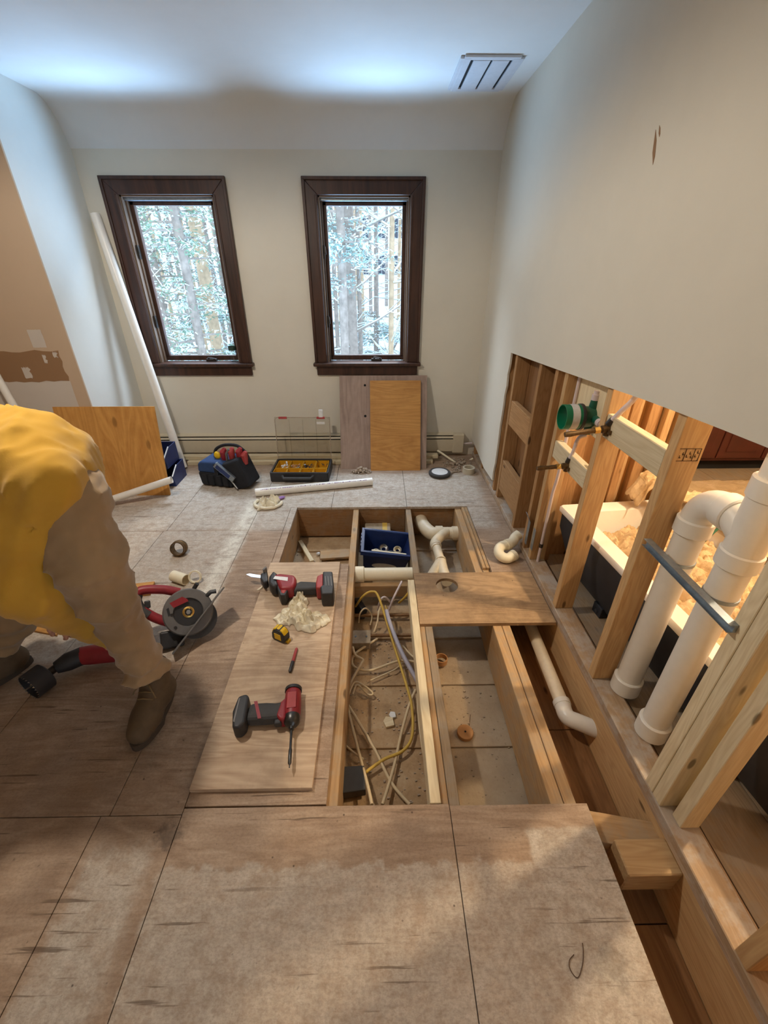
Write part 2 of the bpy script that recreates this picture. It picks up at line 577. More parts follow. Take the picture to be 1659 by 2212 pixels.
class G:
    def __init__(s, M=None):
        s.v, s.f, s.M = [], [], (M.copy() if M else Matrix.Identity(4))

    def add(s, vs, fs, X=None):
        b = len(s.v)
        for p in vs:
            p = Vector(p)
            s.v.append((X @ p) if X else p)
        s.f += [tuple(i + b for i in f) for f in fs]
        return s

    def box(s, lo, hi, X=None):
        (a, b, c), (d, e, f) = lo, hi
        v = [(a, b, c), (d, b, c), (d, e, c), (a, e, c), (a, b, f), (d, b, f), (d, e, f), (a, e, f)]
        return s.add(v, [(0, 3, 2, 1), (4, 5, 6, 7), (0, 1, 5, 4), (1, 2, 6, 5), (2, 3, 7, 6), (3, 0, 4, 7)], X)

    def cbox(s, c, d, X=None):
        return s.box([c[i] - d[i] / 2 for i in range(3)], [c[i] + d[i] / 2 for i in range(3)], X)

    def tube(s, path, r, seg=12, cap=True, rs=None, closed=False):
        P = [Vector(p) for p in path]
        n = len(P)
        rs = rs or [r] * n
        prev = None
        b = len(s.v)
        for i, p in enumerate(P):
            if closed:
                d = P[(i + 1) % n] - P[i - 1]
            else:
                d = P[min(i + 1, n - 1)] - P[max(i - 1, 0)]
            if d.length < 1e-9:
                d = Vector((0, 0, 1))
            d.normalize()
            if prev is None:
                u = d.orthogonal().normalized()
            else:
                u = prev - d * prev.dot(d)
                u = u.normalized() if u.length > 1e-6 else d.orthogonal().normalized()
            prev = u
            w = d.cross(u)
            for k in range(seg):
                a = 2 * math.pi * k / seg
                s.v.append(p + (u * math.cos(a) + w * math.sin(a)) * rs[i])
        m = n if closed else n - 1
        for i in range(m):
            j = (i + 1) % n
            for k in range(seg):
                k2 = (k + 1) % seg
                s.f.append((b + i * seg + k, b + i * seg + k2, b + j * seg + k2, b + j * seg + k))
        if cap and not closed:
            s.f.append(tuple(b + k for k in reversed(range(seg))))
            s.f.append(tuple(b + (n - 1) * seg + k for k in range(seg)))
        return s

    def cyl(s, p0, p1, r, r1=None, seg=20, cap=True):
        return s.tube([p0, p1], r, seg, cap, [r, r if r1 is None else r1])

    def pipe(s, path, ro, ri, seg=20):
        """open-ended pipe with wall thickness"""
        b = len(s.v)
        n = len(path)
        s.tube(path, ro, seg, False)
        b2 = len(s.v)
        s.tube(path, ri, seg, False)
        for i, fc in enumerate(s.f):
            pass
        nf = (n - 1) * seg
        s.f[-nf:] = [tuple(reversed(q)) for q in s.f[-nf:]]
        for e, rev in ((0, False), (n - 1, True)):
            for k in range(seg):
                k2 = (k + 1) % seg
                q = (b + e * seg + k, b2 + e * seg + k, b2 + e * seg + k2, b + e * seg + k2)
                s.f.append(tuple(reversed(q)) if rev else q)
        return s

    def lathe(s, prof, X=None, seg=24, close=False):
        """profile [(r,z)...] about Z"""
        b = len(s.v)
        vs = []
        for r, z in prof:
            for k in range(seg):
                a = 2 * math.pi * k / seg
                p = Vector((r * math.cos(a), r * math.sin(a), z))
                s.v.append((X @ p) if X else p)
        n = len(prof)
        for i in range(n - 1 if not close else n):
            j = (i + 1) % n
            for k in range(seg):
                k2 = (k + 1) % seg
                s.f.append((b + i * seg + k, b + i * seg + k2, b + j * seg + k2, b + j * seg + k))
        if not close:
            if prof[0][0] > 1e-6:
                s.f.append(tuple(b + k for k in reversed(range(seg))))
            if prof[-1][0] > 1e-6:
                s.f.append(tuple(b + (n - 1) * seg + k for k in range(seg)))
        return s

    def prism(s, poly, h0, h1, X=None):
        """polygon in XY (ccw) extruded from h0 to h1 in Z"""
        n = len(poly)
        v = [(x, y, h0) for x, y in poly] + [(x, y, h1) for x, y in poly]
        f = [tuple(reversed(range(n))), tuple(range(n, 2 * n))]
        f += [(i, (i + 1) % n, n + (i + 1) % n, n + i) for i in range(n)]
        return s.add(v, f, X)

    def sphere(s, c, r, seg=16, rings=10, sc=(1, 1, 1), X=None):
        v, f = [], []
        for i in range(rings + 1):
            t = math.pi * i / rings
            for k in range(seg):
                a = 2 * math.pi * k / seg
                v.append((c[0] + r * sc[0] * math.sin(t) * math.cos(a), c[1] + r * sc[1] * math.sin(t) * math.sin(a), c[2] + r * sc[2] * math.cos(t)))
        for i in range(rings):
            for k in range(seg):
                k2 = (k + 1) % seg
                f.append((i * seg + k, (i + 1) * seg + k, (i + 1) * seg + k2, i * seg + k2))
        return s.add(v, f, X)

    def mesh(s, name):
        me = bpy.data.meshes.new(name)
        me.from_pydata([tuple(p) for p in s.v], [], s.f)
        bm = bmesh.new()
        bm.from_mesh(me)
        bmesh.ops.remove_doubles(bm, verts=bm.verts, dist=1e-6)
        bmesh.ops.recalc_face_normals(bm, faces=bm.faces)
        bm.to_mesh(me)
        bm.free()
        return me

    def obj(s, name, mat, parent=None, smooth=35, bevel=0.0, bseg=2, label=None):
        me = s.mesh(name)
        return link(me, name, mat, parent, s.M, smooth, bevel, bseg, label)


def link(me, name, mat, parent=None, M=None, smooth=35, bevel=0.0, bseg=2, label=None):
    M = M.copy() if M else Matrix.Identity(4)
    if mat is not None and not me.materials:
        me.materials.append(MATS[mat])
    if smooth:
        me.shade_smooth()
        me.set_sharp_from_angle(angle=R(smooth))
    o = bpy.data.objects.new(name, me)
    COL.objects.link(o)
    if parent is not None:
        o.parent = parent
        o.matrix_basis = WM[parent].inverted() @ M
    else:
        o.matrix_basis = M
    WM[o] = M
    if bevel:
        b = o.modifiers.new('bevel', 'BEVEL')
        b.width = bevel
        b.segments = bseg
        b.limit_method = 'ANGLE'
    if label:
        o['label'] = label
    return o


def board(name, p0, p1, w, t, mat, parent, up=(0, 0, 1), bevel=0.0015, ext=0.0):
    """length p0->p1 (centre line of the TOP face when up is given), w across, t down"""
    M = frame(p0, p1, up)
    L = (Vector(p1) - Vector(p0)).length
    g = G(M).box((0, -w / 2, -t), (L, w / 2, 0))
    return g.obj(name, mat, parent, 0, bevel, 1)


def slab(name, lo, hi, mat, parent, long='X', bevel=0.0015):
    """axis aligned board with local X along its long axis"""
    lo, hi = Vector(lo), Vector(hi)
    c = (lo + hi) / 2
    d = hi - lo
    if long == 'X':
        M = T(*c); s = (d.x, d.y, d.z)
    elif long == 'Y':
        M = T(*c, rz=90); s = (d.y, d.x, d.z)
    else:
        M = T(*c, ry=-90); s = (d.z, d.y, d.x)
    return G(M).cbox((0, 0, 0), s).obj(name, mat, parent, 0, bevel, 1)


def arc(c, u, v, r, a0, a1, n=8):
    c, u, v = Vector(c), Vector(u).normalized(), Vector(v).normalized()
    return [c + (u * math.cos(R(a0 + (a1 - a0) * i / n)) + v * math.sin(R(a0 + (a1 - a0) * i / n))) * r for i in range(n + 1)]


def smoothpath(pts, n=6):
    P = [Vector(p) for p in pts]
    out = []
    for i in range(len(P) - 1):
        p0, p1, p2, p3 = P[max(i - 1, 0)], P[i], P[i + 1], P[min(i + 2, len(P) - 1)]
        for k in range(n):
            t = k / n
            out.append(0.5 * ((2 * p1) + (p2 - p0) * t + (2 * p0 - 5 * p1 + 4 * p2 - p3) * t * t + (3 * p1 - p0 - 3 * p2 + p3) * t ** 3))
    out.append(P[-1])
    return out


def copytree(o, parent=None, M=None):
    c = o.copy()
    COL.objects.link(c)
    WM[c] = M.copy() if M else WM[o].copy()
    if parent is None:
        c.matrix_basis = WM[c]
    else:
        c.parent = parent
        WM[c] = WM[parent] @ o.matrix_basis
    for ch in o.children:
        copytree(ch, c)
    return c


# ---------- implicit surfaces for organic shapes
def surfnet(F, lo, h):
    nx, ny, nz = F.shape
    S = F < 0
    idx = -np.ones((nx - 1, ny - 1, nz - 1), int)
    cnt = np.zeros((nx - 1, ny - 1, nz - 1))
    acc = np.zeros((nx - 1, ny - 1, nz - 1, 3))
    I = np.stack(np.meshgrid(np.arange(nx - 1), np.arange(ny - 1), np.arange(nz - 1), indexing='ij'), -1).astype(float)
    cor = [(a, b, c) for a in (0, 1) for b in (0, 1) for c in (0, 1)]
    def sl(c, A):
        return A[c[0]:nx - 1 + c[0], c[1]:ny - 1 + c[1], c[2]:nz - 1 + c[2]]
    for a in cor:
        for ax in range(3):
            if a[ax]:
                continue
            b = list(a); b[ax] = 1; b = tuple(b)
            fa, fb = sl(a, F), sl(b, F)
            cr = (fa < 0) != (fb < 0)
            t = np.where(cr, fa / np.where(cr, fa - fb, 1), 0)
            p = np.zeros(acc.shape)
            for k in range(3):
                p[..., k] = a[k] + (t if k == ax else 0)
            acc += p * cr[..., None]
            cnt += cr
    act = cnt > 0
    idx[act] = np.arange(act.sum())
    V = (acc[act] / cnt[act][:, None] + I[act]) * h + np.array(lo)
    Q = []
    for ax in range(3):
        sa = [slice(None)] * 3; sb = [slice(None)] * 3
        sa[ax] = slice(0, -1); sb[ax] = slice(1, None)
        cr = S[tuple(sa)] != S[tuple(sb)]
        o1, o2 = [(1, 2), (2, 0), (0, 1)][ax]
        w = np.argwhere(cr)
        ok = (w[:, o1] > 0) & (w[:, o2] > 0)
        w = w[ok]
        lim = np.array(idx.shape)
        ok = (w < lim).all(1)
        w = w[ok]
        e1 = np.zeros(3, int); e1[o1] = 1
        e2 = np.zeros(3, int); e2[o2] = 1
        q = np.stack([idx[tuple((w - d).T)] for d in (e1 + e2, e2, 0 * e1, e1)], 1)
        fl = S[tuple(w.T)]
        q[~fl] = q[~fl][:, ::-1]
        Q.append(q)
    Q = np.concatenate(Q)
    Q = Q[(Q >= 0).all(1)]
    return V, Q


def sd_cap(P, a, b, ra, rb, sq=None):
    a, b = np.array(a, float), np.array(b, float)
    ab = b - a
    t = np.clip(((P - a) @ ab) / max(ab @ ab, 1e-9), 0, 1)
    D = P - (a + t[..., None] * ab)
    if sq is not None:
        D = D / np.array(sq)
    return np.sqrt((D ** 2).sum(-1)) - (ra + t * (rb - ra))


def smin(a, b, k):
    h = np.clip(0.5 + 0.5 * (b - a) / k, 0, 1)
    return b + (a - b) * h - k * h * (1 - h)


def sdf_obj(name, fn, lo, hi, h, mat, parent=None, M=None, label=None, relax=2):
    lo, hi = np.array(lo, float), np.array(hi, float)
    n = np.ceil((hi - lo) / h).astype(int) + 1
    ax = [lo[i] + h * np.arange(n[i]) for i in range(3)]
    P = np.stack(np.meshgrid(*ax, indexing='ij'), -1)
    V, Q = surfnet(fn(P), lo, h)
    me = bpy.data.meshes.new(name)
    me.from_pydata(V.tolist(), [], Q.tolist())
    bm = bmesh.new()
    bm.from_mesh(me)
    for _ in range(relax):
        bmesh.ops.smooth_vert(bm, verts=bm.verts, factor=0.5, use_axis_x=True, use_axis_y=True, use_axis_z=True)
    bmesh.ops.recalc_face_normals(bm, faces=bm.faces)
    bm.to_mesh(me)
    bm.free()
    if M is not None:
        me.transform(M.inverted())
    return link(me, name, mat, parent, M, 180, label=label)


def vnoise(P, s, seed=0):
    """cheap smooth pseudo noise"""
    r = np.random.RandomState(seed)
    out = 0
    for k in range(5):
        d = r.normal(size=3)
        d /= np.linalg.norm(d)
        d2 = r.normal(size=3)
        d2 /= np.linalg.norm(d2)
        out = out + np.sin((P @ d) * s * (0.7 + 0.5 * k) + 3 * r.rand() + 1.3 * np.sin((P @ d2) * s * 0.6 + 6 * r.rand())) / (1 + 0.5 * k)
    return out / 2.5


# ================================================================== THE ROOM
ZC, YB, XR, XL = 2.49, 3.80, 0.885, -2.09
YF = 3.12            # tan wall facing the room
ft = thing('floor', None, None, T(0, 0, 0), kind='structure')


def sheet(x0, x1, y0, y1, mat='subfloor', z1=0.0, t=0.019, g=0.0012):
    return G(T((x0 + x1) / 2, (y0 + y1) / 2, z1)).box((x0 + g - (x0 + x1) / 2, y0 + g - (y0 + y1) / 2, -t), (x1 - g - (x0 + x1) / 2, y1 - g - (y0 + y1) / 2, 0)).obj('plywood_sheet', mat, ft, 0, 0.001, 1)


for a in [(-0.650, 0.229, -0.45, 0.74), (0.229, 0.69, -0.45, 0.735), (-0.912, -0.650, -0.45, 0.72), (-2.3, -0.912, -0.45, 0.72), (-3.4, -2.3, -0.45, 0.72),
          (-3.4, -1.8, -2.5, -0.45), (-1.8, -0.4, -2.5, -0.45), (-0.4, 0.69, -2.5, -0.45),
          (-0.885, -0.650, 0.72, 2.77), (-0.650, -0.603, 2.07, 2.77), (-1.46, -0.885, 0.72, 2.46), (-2.3, -1.46, 0.72, 2.46), (-3.4, -2.3, 0.72, 2.46),
          (-1.44, -0.885, 2.46, 3.1), (-2.3, -1.44, 2.46, 3.1), (-3.4, -2.3, 2.46, 3.12), (-0.885, -0.35, 2.77, 3.80), (-0.35, 0.215, 2.77, 3.80), (0.215, 0.90, 2.77, 3.80),
          (-2.09, -1.44, 3.1, 3.8), (-1.44, -0.885, 3.1, 3.8),
          (-0.650, -0.18, 0.743, 2.07)]:
    sheet(*a)
sheet(0.665, 0.90, 1.978, 2.77)
# patch with the round toilet-flange hole
def patch():
    x0, x1, y0, y1 = 0.205, 0.895, 1.565, 1.976
    cx, cy, r, n = 0.384, 1.862, 0.062, 32
    me = bpy.data.meshes.new('plywood_sheet')
    bm = bmesh.new()
    c0 = Vector(((x0 + x1) / 2, (y0 + y1) / 2, 0))
    outer, inner = [], []
    for k in range(n):
        a = 2 * math.pi * (k + 0.5) / n
        d = Vector((math.cos(a), math.sin(a), 0))
        inner.append(Vector((cx, cy, 0)) + d * r)
        ts = []
        if d.x > 1e-6: ts.append((x1 - cx) / d.x)
        if d.x < -1e-6: ts.append((x0 - cx) / d.x)
        if d.y > 1e-6: ts.append((y1 - cy) / d.y)
        if d.y < -1e-6: ts.append((y0 - cy) / d.y)
        outer.append(Vector((cx, cy, 0)) + d * min(ts))
    for q in ((x0, y0), (x1, y0), (x1, y1), (x0, y1)):
        qv = Vector((q[0], q[1], 0))
        k = min(range(n), key=lambda i: (outer[i] - qv).length)
        outer[k] = qv
    V = {}
    for nm, L in (('o', outer), ('i', inner)):
        for z in (0.0, -0.019):
            V[nm, z] = [bm.verts.new(p - c0 + Vector((0, 0, z))) for p in L]
    for k in range(n):
        j = (k + 1) % n
        bm.faces.new((V['o', 0.0][k], V['o', 0.0][j], V['i', 0.0][j], V['i', 0.0][k]))
        bm.faces.new((V['o', -0.019][j], V['o', -0.019][k], V['i', -0.019][k], V['i', -0.019][j]))
        bm.faces.new((V['o', 0.0][j], V['o', 0.0][k], V['o', -0.019][k], V['o', -0.019][j]))
        bm.faces.new((V['i', 0.0][k], V['i', 0.0][j], V['i', -0.019][j], V['i', -0.019][k]))
    bmesh.ops.recalc_face_normals(bm, faces=bm.faces)
    bm.to_mesh(me); bm.free()
    link(me, 'plywood_sheet', 'ply_patch', ft, Matrix.Translation(c0), 0)


patch()
# joists (tops under the subfloor)
JT, JD = -0.0195, 0.235
def joist(x0, x1, y0, y1, mat='joist_wood', top=JT, d=JD):
    return slab('joist', (x0, y0, top - d), (x1, y1, top), mat, ft, 'Y', 0.002)


joist(-0.645, -0.605, 0.75, 3.5)
joist(-0.185, -0.145, -0.4, 3.5)
joist(0.205, 0.243, 1.98, 3.5, 'joist_grey')
joist(0.232, 0.268, -0.4, 1.98, 'joist_grey')
joist(0.166, 0.2025, 0.742, 1.915, 'stud_wood_pale', 0.0, 0.10)
joist(0.205, 0.230, -0.4, 1.975, 'joist_wood')
joist(0.575, 0.619, -0.4, 3.5)
joist(0.622, 0.662, -0.4, 3.5)
joist(0.905, 0.945, -0.4, 3.7, 'stud_wood')
for lo, hi in (((-0.605, 2.772, JT - JD), (-0.187, 2.81, JT)), ((-0.145, 2.775, JT - JD), (0.203, 2.81, JT)), ((0.245, 2.79, JT - JD), (0.573, 2.83, JT))):
    slab('header', lo, hi, 'strap_wood', ft, 'X')
slab('blocking', (-0.145, 1.985, JT - 0.17), (0.205, 2.02, JT - 0.085), 'joist_wood', ft, 'X')
slab('ledger', (0.665, 2.0, -0.03), (0.69, 2.77, -0.0195), 'joist_wood', ft, 'Y')
slab('cleat', (0.622, 2.02, -0.019), (0.640, 2.76, 0.0), 'joist_wood', ft, 'Y')
slab('cleat', (0.643, 2.02, -0.019), (0.662, 2.76, 0.0), 'joist_wood', ft, 'Y')
# blocking in the slot by the wall
board('blocking', (0.665, 0.70, -0.055), (0.905, 0.655, -0.055), 0.09, 0.038, 'joist_wood', ft)
slab('blocking', (0.74, 0.545, -0.125), (0.905, 0.64, -0.022), 'stud_wood', ft, 'X', 0.004)
# ceiling board of the storey below, seen at the bottom of the bays
gc = G().box((-0.66, -0.45, -0.285), (1.0, 3.7, -0.272))
gc.obj('ceiling_board_below', 'cavity_dust', ft, 0)
for y in (0.78, 1.09, 1.41, 1.72, 2.30, 2.58):
    slab('seam_strip', (-0.60, y, -0.272), (0.904, y + 0.062, -0.262), 'cavity_dust', ft, 'X', 0.002)  # raised strips whose edge shadows stand in for board seams
for y in (1.70, 1.86):
    slab('cross_bar', (-0.1445, y, -0.235), (0.2045, y + 0.016, -0.217), 'strap_wood', ft, 'X', 0.003)


for a, b in ((-0.4, 0.5), (0.5, 1.15), (1.15, 1.9)):
    slab('bottom_board', (0.664, a + 0.002, -0.2545), (0.903, b - 0.002, -0.244), 'board_brown', ft, 'Y', 0.001)


G().box((-3.52, -2.62, -0.33), (4.0, 4.12, -0.305)).obj('light_block_panel', 'board_brown', ft, 0)  # added unseen panel, stops outside light leaking up through floor seams


def rim_edge():
    # plywood lip under the wall plate
    slab('subfloor_lip', (0.902, -0.4, -0.0185), (1.02, 3.7, 0.0), 'ply_sheet', ft, 'Y', 0.001)


rim_edge()

# ---- ceiling: flat, coved down to the window wall
def ceiling():
    prof = [(-2.5, ZC)] + [(3.56, ZC)]
    ctrl = [(3.56, ZC), (3.67, 2.488), (3.735, 2.42), (YB, 2.26)]
    for i in range(1, 9):
        t = i / 8
        b = [(1 - t) ** 3, 3 * t * (1 - t) ** 2, 3 * t * t * (1 - t), t ** 3]
        prof.append((sum(w * c[0] for w, c in zip(b, ctrl)), sum(w * c[1] for w, c in zip(b, ctrl))))
    prof.append((YB + 0.15, 2.26))
    g = G()
    n = len(prof)
    vs, fs = [], []
    for x in (-3.4, XR + 0.02):
        vs += [(x, y, z) for y, z in prof] + [(x, YB + 0.15, 2.6), (x, -2.5, 2.6)]
    m = n + 2
    fs = [(i, (i + 1) % m, m + (i + 1) % m, m + i) for i in range(m)]
    fs += [tuple(range(m)), tuple(range(m, 2 * m))[::-1]]
    g.add(vs, fs)
    o = g.obj('ceiling', 'ceiling_paint', None, 60)
    tag(o, kind='structure')


ceiling()

# ---- window wall
WINS = [(-1.505, 0.672), (-0.085, 0.672)]
WZ0, WZ1 = 0.85, 2.005


def wall_back():
    g = G()
    xs = [-2.25] + [q for c, w in WINS for q in (c - w / 2, c + w / 2)] + [1.02]
    for i in range(len(xs) - 1):
        if i % 2 == 0:
            g.box((xs[i], YB, -0.3), (xs[i + 1], YB + 0.15, 2.30))
        else:
            g.box((xs[i], YB, -0.3), (xs[i + 1], YB + 0.15, WZ0 - 0.03))
            g.box((xs[i], YB, WZ1), (xs[i + 1], YB + 0.15, 2.30))
    o = g.obj('wall_back', 'paint_cream', None, 0)
    tag(o, kind='structure')
    return o


wall_back()


def window(n, cx, w):
    r = thing('window_%d' % n, None, None, T(cx, YB, WZ0), kind='structure')
    M = WM[r]
    hw = w / 2
    H = WZ1 - WZ0
    cw = 0.095
    # casing: three mitred boards with a back-band
    def mit(name, p):
        g = G(M)
        # p: quad in XZ (outer a,b inner c,d) extruded towards the room
        v = [(x, -0.020, z) for x, z in p] + [(x, 0.0, z) for x, z in p]
        g.add(v, [(0, 1, 2, 3), (7, 6, 5, 4), (0, 4, 5, 1), (1, 5, 6, 2), (2, 6, 7, 3), (3, 7, 4, 0)])
        return g.obj(name, 'dark_walnut', r, 0, 0.004, 2)
    o = hw + cw
    mit('casing', [(-o, 0), (-o, H + cw), (-hw, H), (-hw, 0)])
    mit('casing', [(o, H + cw), (o, 0), (hw, 0), (hw, H)])
    mit('casing', [(-o, H + cw), (o, H + cw), (hw, H), (-hw, H)])
    for s in (-1, 1):
        G(M).box((s * o - 0.011, -0.032, 0), (s * o + 0.011, -0.004, H + cw)).obj('back_band', 'dark_walnut', r, 0, 0.004)
        G(M).box((s * (hw + 0.012) - 0.008, -0.026, 0), (s * (hw + 0.012) + 0.008, -0.004, H)).obj('casing_bead', 'dark_walnut', r, 0, 0.004)
    G(M).box((-o - 0.011, -0.032, H + cw - 0.011), (o + 0.011, -0.004, H + cw + 0.011)).obj('back_band', 'dark_walnut', r, 0, 0.004)
    G(M).box((-o - 0.025, -0.055, -0.028), (o + 0.025, 0.09, 0)).obj('stool', 'dark_walnut', r, 0, 0.008, 3)
    G(M).box((-o, -0.022, -0.105), (o, 0.0, -0.028)).obj('apron', 'dark_walnut', r, 0, 0.004)
    # jambs
    for s in (-1, 1):
        G(M).box((min(s * hw, s * (hw - 0.012)), 0, 0), (max(s * hw, s * (hw - 0.012)), 0.14, H)).obj('jamb', 'sash_bronze', r, 0)
        G(M).box((min(s * (hw - 0.012), s * (hw - 0.024)), 0.045, 0), (max(s * (hw - 0.012), s * (hw - 0.024)), 0.14, H)).obj('stop', 'sash_bronze', r, 0, 0.002)
        G(M).box((min(s * (hw - 0.024), s * (hw - 0.052)), 0.075, 0.03), (max(s * (hw - 0.024), s * (hw - 0.052)), 0.115, H - 0.03)).obj('sash_stile', 'dark_walnut', r, 0, 0.004)
    G(M).box((-hw, 0, H - 0.012), (hw, 0.14, H)).obj('jamb', 'sash_bronze', r, 0)
    G(M).box((-hw + 0.012, 0.03, H - 0.03), (hw - 0.012, 0.075, H - 0.013)).obj('screen_track', 'galvanised', r, 0, 0.002)
    G(M).box((-hw + 0.024, 0.075, H - 0.055), (hw - 0.024, 0.115, H - 0.014)).obj('sash_rail', 'dark_walnut', r, 0, 0.004)
    G(M).box((-hw + 0.024, 0.075, 0.004), (hw - 0.024, 0.115, 0.045)).obj('sash_rail', 'dark_walnut', r, 0, 0.004)
    G(M).box((-hw + 0.05, 0.092, 0.04), (hw - 0.05, 0.096, H - 0.05)).obj('pane', 'window_glass', r, 0)
    # crank operator and the two side locks
    c = G(M).prism([(0.04, 0), (0.115, 0), (0.105, 0.022), (0.05, 0.022)], 0.045, 0.072, Matrix.Rotation(R(90), 4, 'X') @ Matrix.Translation((0, 0, -0.117 - 0.0)))
    c = G(M).box((0.035, 0.035, 0.001), (0.125, 0.072, 0.022)).cyl((0.06, 0.045, 0.02), (0.06, 0.030, 0.034), 0.006)
    c.tube([(0.06, 0.030, 0.034), (0.10, 0.026, 0.030), (0.12, 0.028, 0.024)], 0.005, 8)
    c.obj('crank', 'dark_steel', r, 35, 0.003)
    for z in (0.27, 0.76):
        G(M).box((-hw + 0.012, 0.03, z), (-hw + 0.028, 0.06, z + 0.09)).tube([(-hw + 0.03, 0.028, z + 0.08), (-hw + 0.034, 0.02, z + 0.03)], 0.005, 8).obj('sash_lock', 'dark_steel', r, 35, 0.002)


window(1, *WINS[0])
window(2, *WINS[1])

# ---- left return wall and the tan wall facing the room
def left_walls():
    o = G().box((XL - 0.12, YF, -0.02), (XL, YB, ZC + 0.02)).obj('wall_left', 'paint_white', None, 0)
    tag(o, kind='structure')
    t = G().box((-3.4, YF - 0.012, -0.02), (XL, YF, ZC + 0.02)).obj('wall_front', 'paint_tan', None, 0)
    tag(t, kind='structure')
    # torn drywall strip, patch of bare skim, ghost of an old plate
    def rag(name, x0, x1, z0, z1, mat, y, am=0.008, seed=1, par=t):
        r = np.random.RandomState(seed)
        pts = []
        n = 22
        for i in range(n + 1):
            pts.append((x0 + (x1 - x0) * i / n, z0 + r.uniform(-am, am) * 0.6))
        for i in range(1, 6):
            pts.append((x1 + r.uniform(-am, am), z0 + (z1 - z0) * i / 6))
        for i in range(n + 1):
            pts.append((x1 - (x1 - x0) * i / n, z1 + r.uniform(-am, am)))
        g = G()
        m = len(pts)
        v = [(x, y, z) for x, z in pts] + [(x, YF - 0.011, z) for x, z in pts]
        g.add(v, [tuple(range(m))] + [(i, i + m, (i + 1) % m + m, (i + 1) % m) for i in range(m)])
        return g.obj(name, mat, par, 0)
    a = PY(148, 823, YF); b = PY(133, 758, YF)
    rag('bare_skim', -3.35, a.x + 0.02, 0.05, a.z + 0.005, 'plaster_patch', YF - 0.0130, 0.006, 3)
    st = rag('torn_strip', -3.35, (a.x + b.x) / 2, a.z, b.z, 'torn_paper', YF - 0.0140, 0.010, 4)
    for (px, py, w, h, sd) in ((62, 805, 0.05, 0.07, 6), (100, 775, 0.02, 0.05, 7), (122, 766, 0.03, 0.03, 8)):
        c = PY(px, py, YF)
        rag('paper_scrap', c.x - w / 2, c.x + w / 2, c.z - h / 2, c.z + h / 2, 'plaster_patch', YF - 0.0155, 0.008, sd, st)
    c0, c1 = PY(60, 712, YF), PY(104, 750, YF)
    rag('plate_ghost', c0.x, c1.x, c1.z, c0.z, 'plaster_patch', YF - 0.0128, 0.002, 9)


left_walls()
for nm, lo, hi, mt in (('wall_near', (-3.5, -2.62, -0.3), (1.1, -2.5, 2.6), 'paint_cream'), ('wall_far_left', (-3.52, -2.5, -0.3), (-3.4, 3.2, 2.6), 'paint_tan')):
    tag(G().box(lo, hi).obj(nm, mt, None, 0), kind='structure')

# ---- right wall: drywall above the cut, bare studs below
wr = thing('wall_right', None, None, T(XR, 1.5, 0), kind='structure')


def drywall():
    y0, z0 = 3.0, 1.045
    cut = [(PX(x, y, XR).y, PX(x, y, XR).z) for x, y in ((1104, 762), (1200, 797), (1300, 832), (1390, 863), (1470, 893), (1560, 928), (1655, 966))]
    poly = [(YB, 0.16), (YB, 2.6), (-2.5, 2.6), (-2.5, 1.25), (0.2, 1.22)]
    poly += list(reversed(cut))
    # ragged vertical edge by the corner, then the cut-out above the floor
    r = np.random.RandomState(5)
    zz = np.linspace(cut[0][1], 0.12, 14)[1:]
    poly += [(cut[0][0] + 0.03 * (1 - z / cut[0][1]) + r.uniform(-0.012, 0.012), z) for z in zz]
    poly += [(3.25, 0.10), (3.5, 0.13)]
    g = G()
    n = len(poly)
    v = [(XR, y, z) for y, z in poly] + [(XR + 0.0125, y, z) for y, z in poly]
    g.add(v, [tuple(range(n)), tuple(range(2 * n - 1, n - 1, -1))] + [(i, (i + 1) % n, n + (i + 1) % n, n + i) for i in range(n)])
    o = g.obj('drywall', 'paint_cream', wr, 0)
    return cut


CUT = drywall()
SX0, SX1 = 0.902, 0.991
slab('sole_plate', (0.9, -0.4, 0.0005), (0.992, 3.78, 0.038), 'plate_wood', wr, 'Y', 0.003)


def stud(y, w=0.038, mat='stud_wood_old', z1=2.44, x0=SX0, x1=SX1, z0=0.0385):
    return slab('stud', (x0, y, z0), (x1, y + w, z1), mat, wr, 'Z', 0.002)


stud(2.955)
stud(2.84)
stud(2.40)
stud(2.165)
stud(2.045, 0.038, 'stud_wood')
stud(1.625, 0.04, 'stud_wood')
stud(1.195, 0.04, 'stud_wood')
stud(0.745, 0.04, 'stud_wood_pale')
stud(0.703, 0.04, 'stud_wood_pale')
stud(0.640, 0.04, 'stud_wood_pale', x0=0.93)
stud(0.33, 0.04, 'stud_wood')
stud(0.20, 0.04, 'stud_wood_old')
stud(0.155, 0.04, 'stud_wood_pale')
stud(3.38)
stud(3.70)
for i, yy in enumerate((2.10, 2.42, 2.62, 2.83, 3.1, 3.35)):
    slab('backing_board', (0.9925, yy + 0.001, 0.0385), (1.008, (2.42, 2.62, 2.83, 3.1, 3.35, 3.78)[i] - 0.001, 2.44), 'board_brown', wr, 'Z', 0.001)
# horizontal blocks between studs
def hblock(y0, y1, z0, z1, mat='stud_wood', x0=0.905, x1=0.943):
    return slab('blocking', (x0, y0, z0), (x1, y1, z1), mat, wr, 'Y', 0.003)
hblock(2.44, 2.84, 0.61, 0.775, 'stud_wood_old')
hblock(2.44, 2.84, 0.115, 0.345, 'stud_wood_old')
hblock(1.237, 1.623, 0.96, 1.055, 'stud_wood_pale')
hblock(1.667, 2.043, 0.70, 0.79, 'stud_wood_pale')
slab('valve_backing', (0.955, 1.667, 0.90), (0.99, 2.043, 1.30), 'stud_wood_pale', wr, 'Z', 0.002)
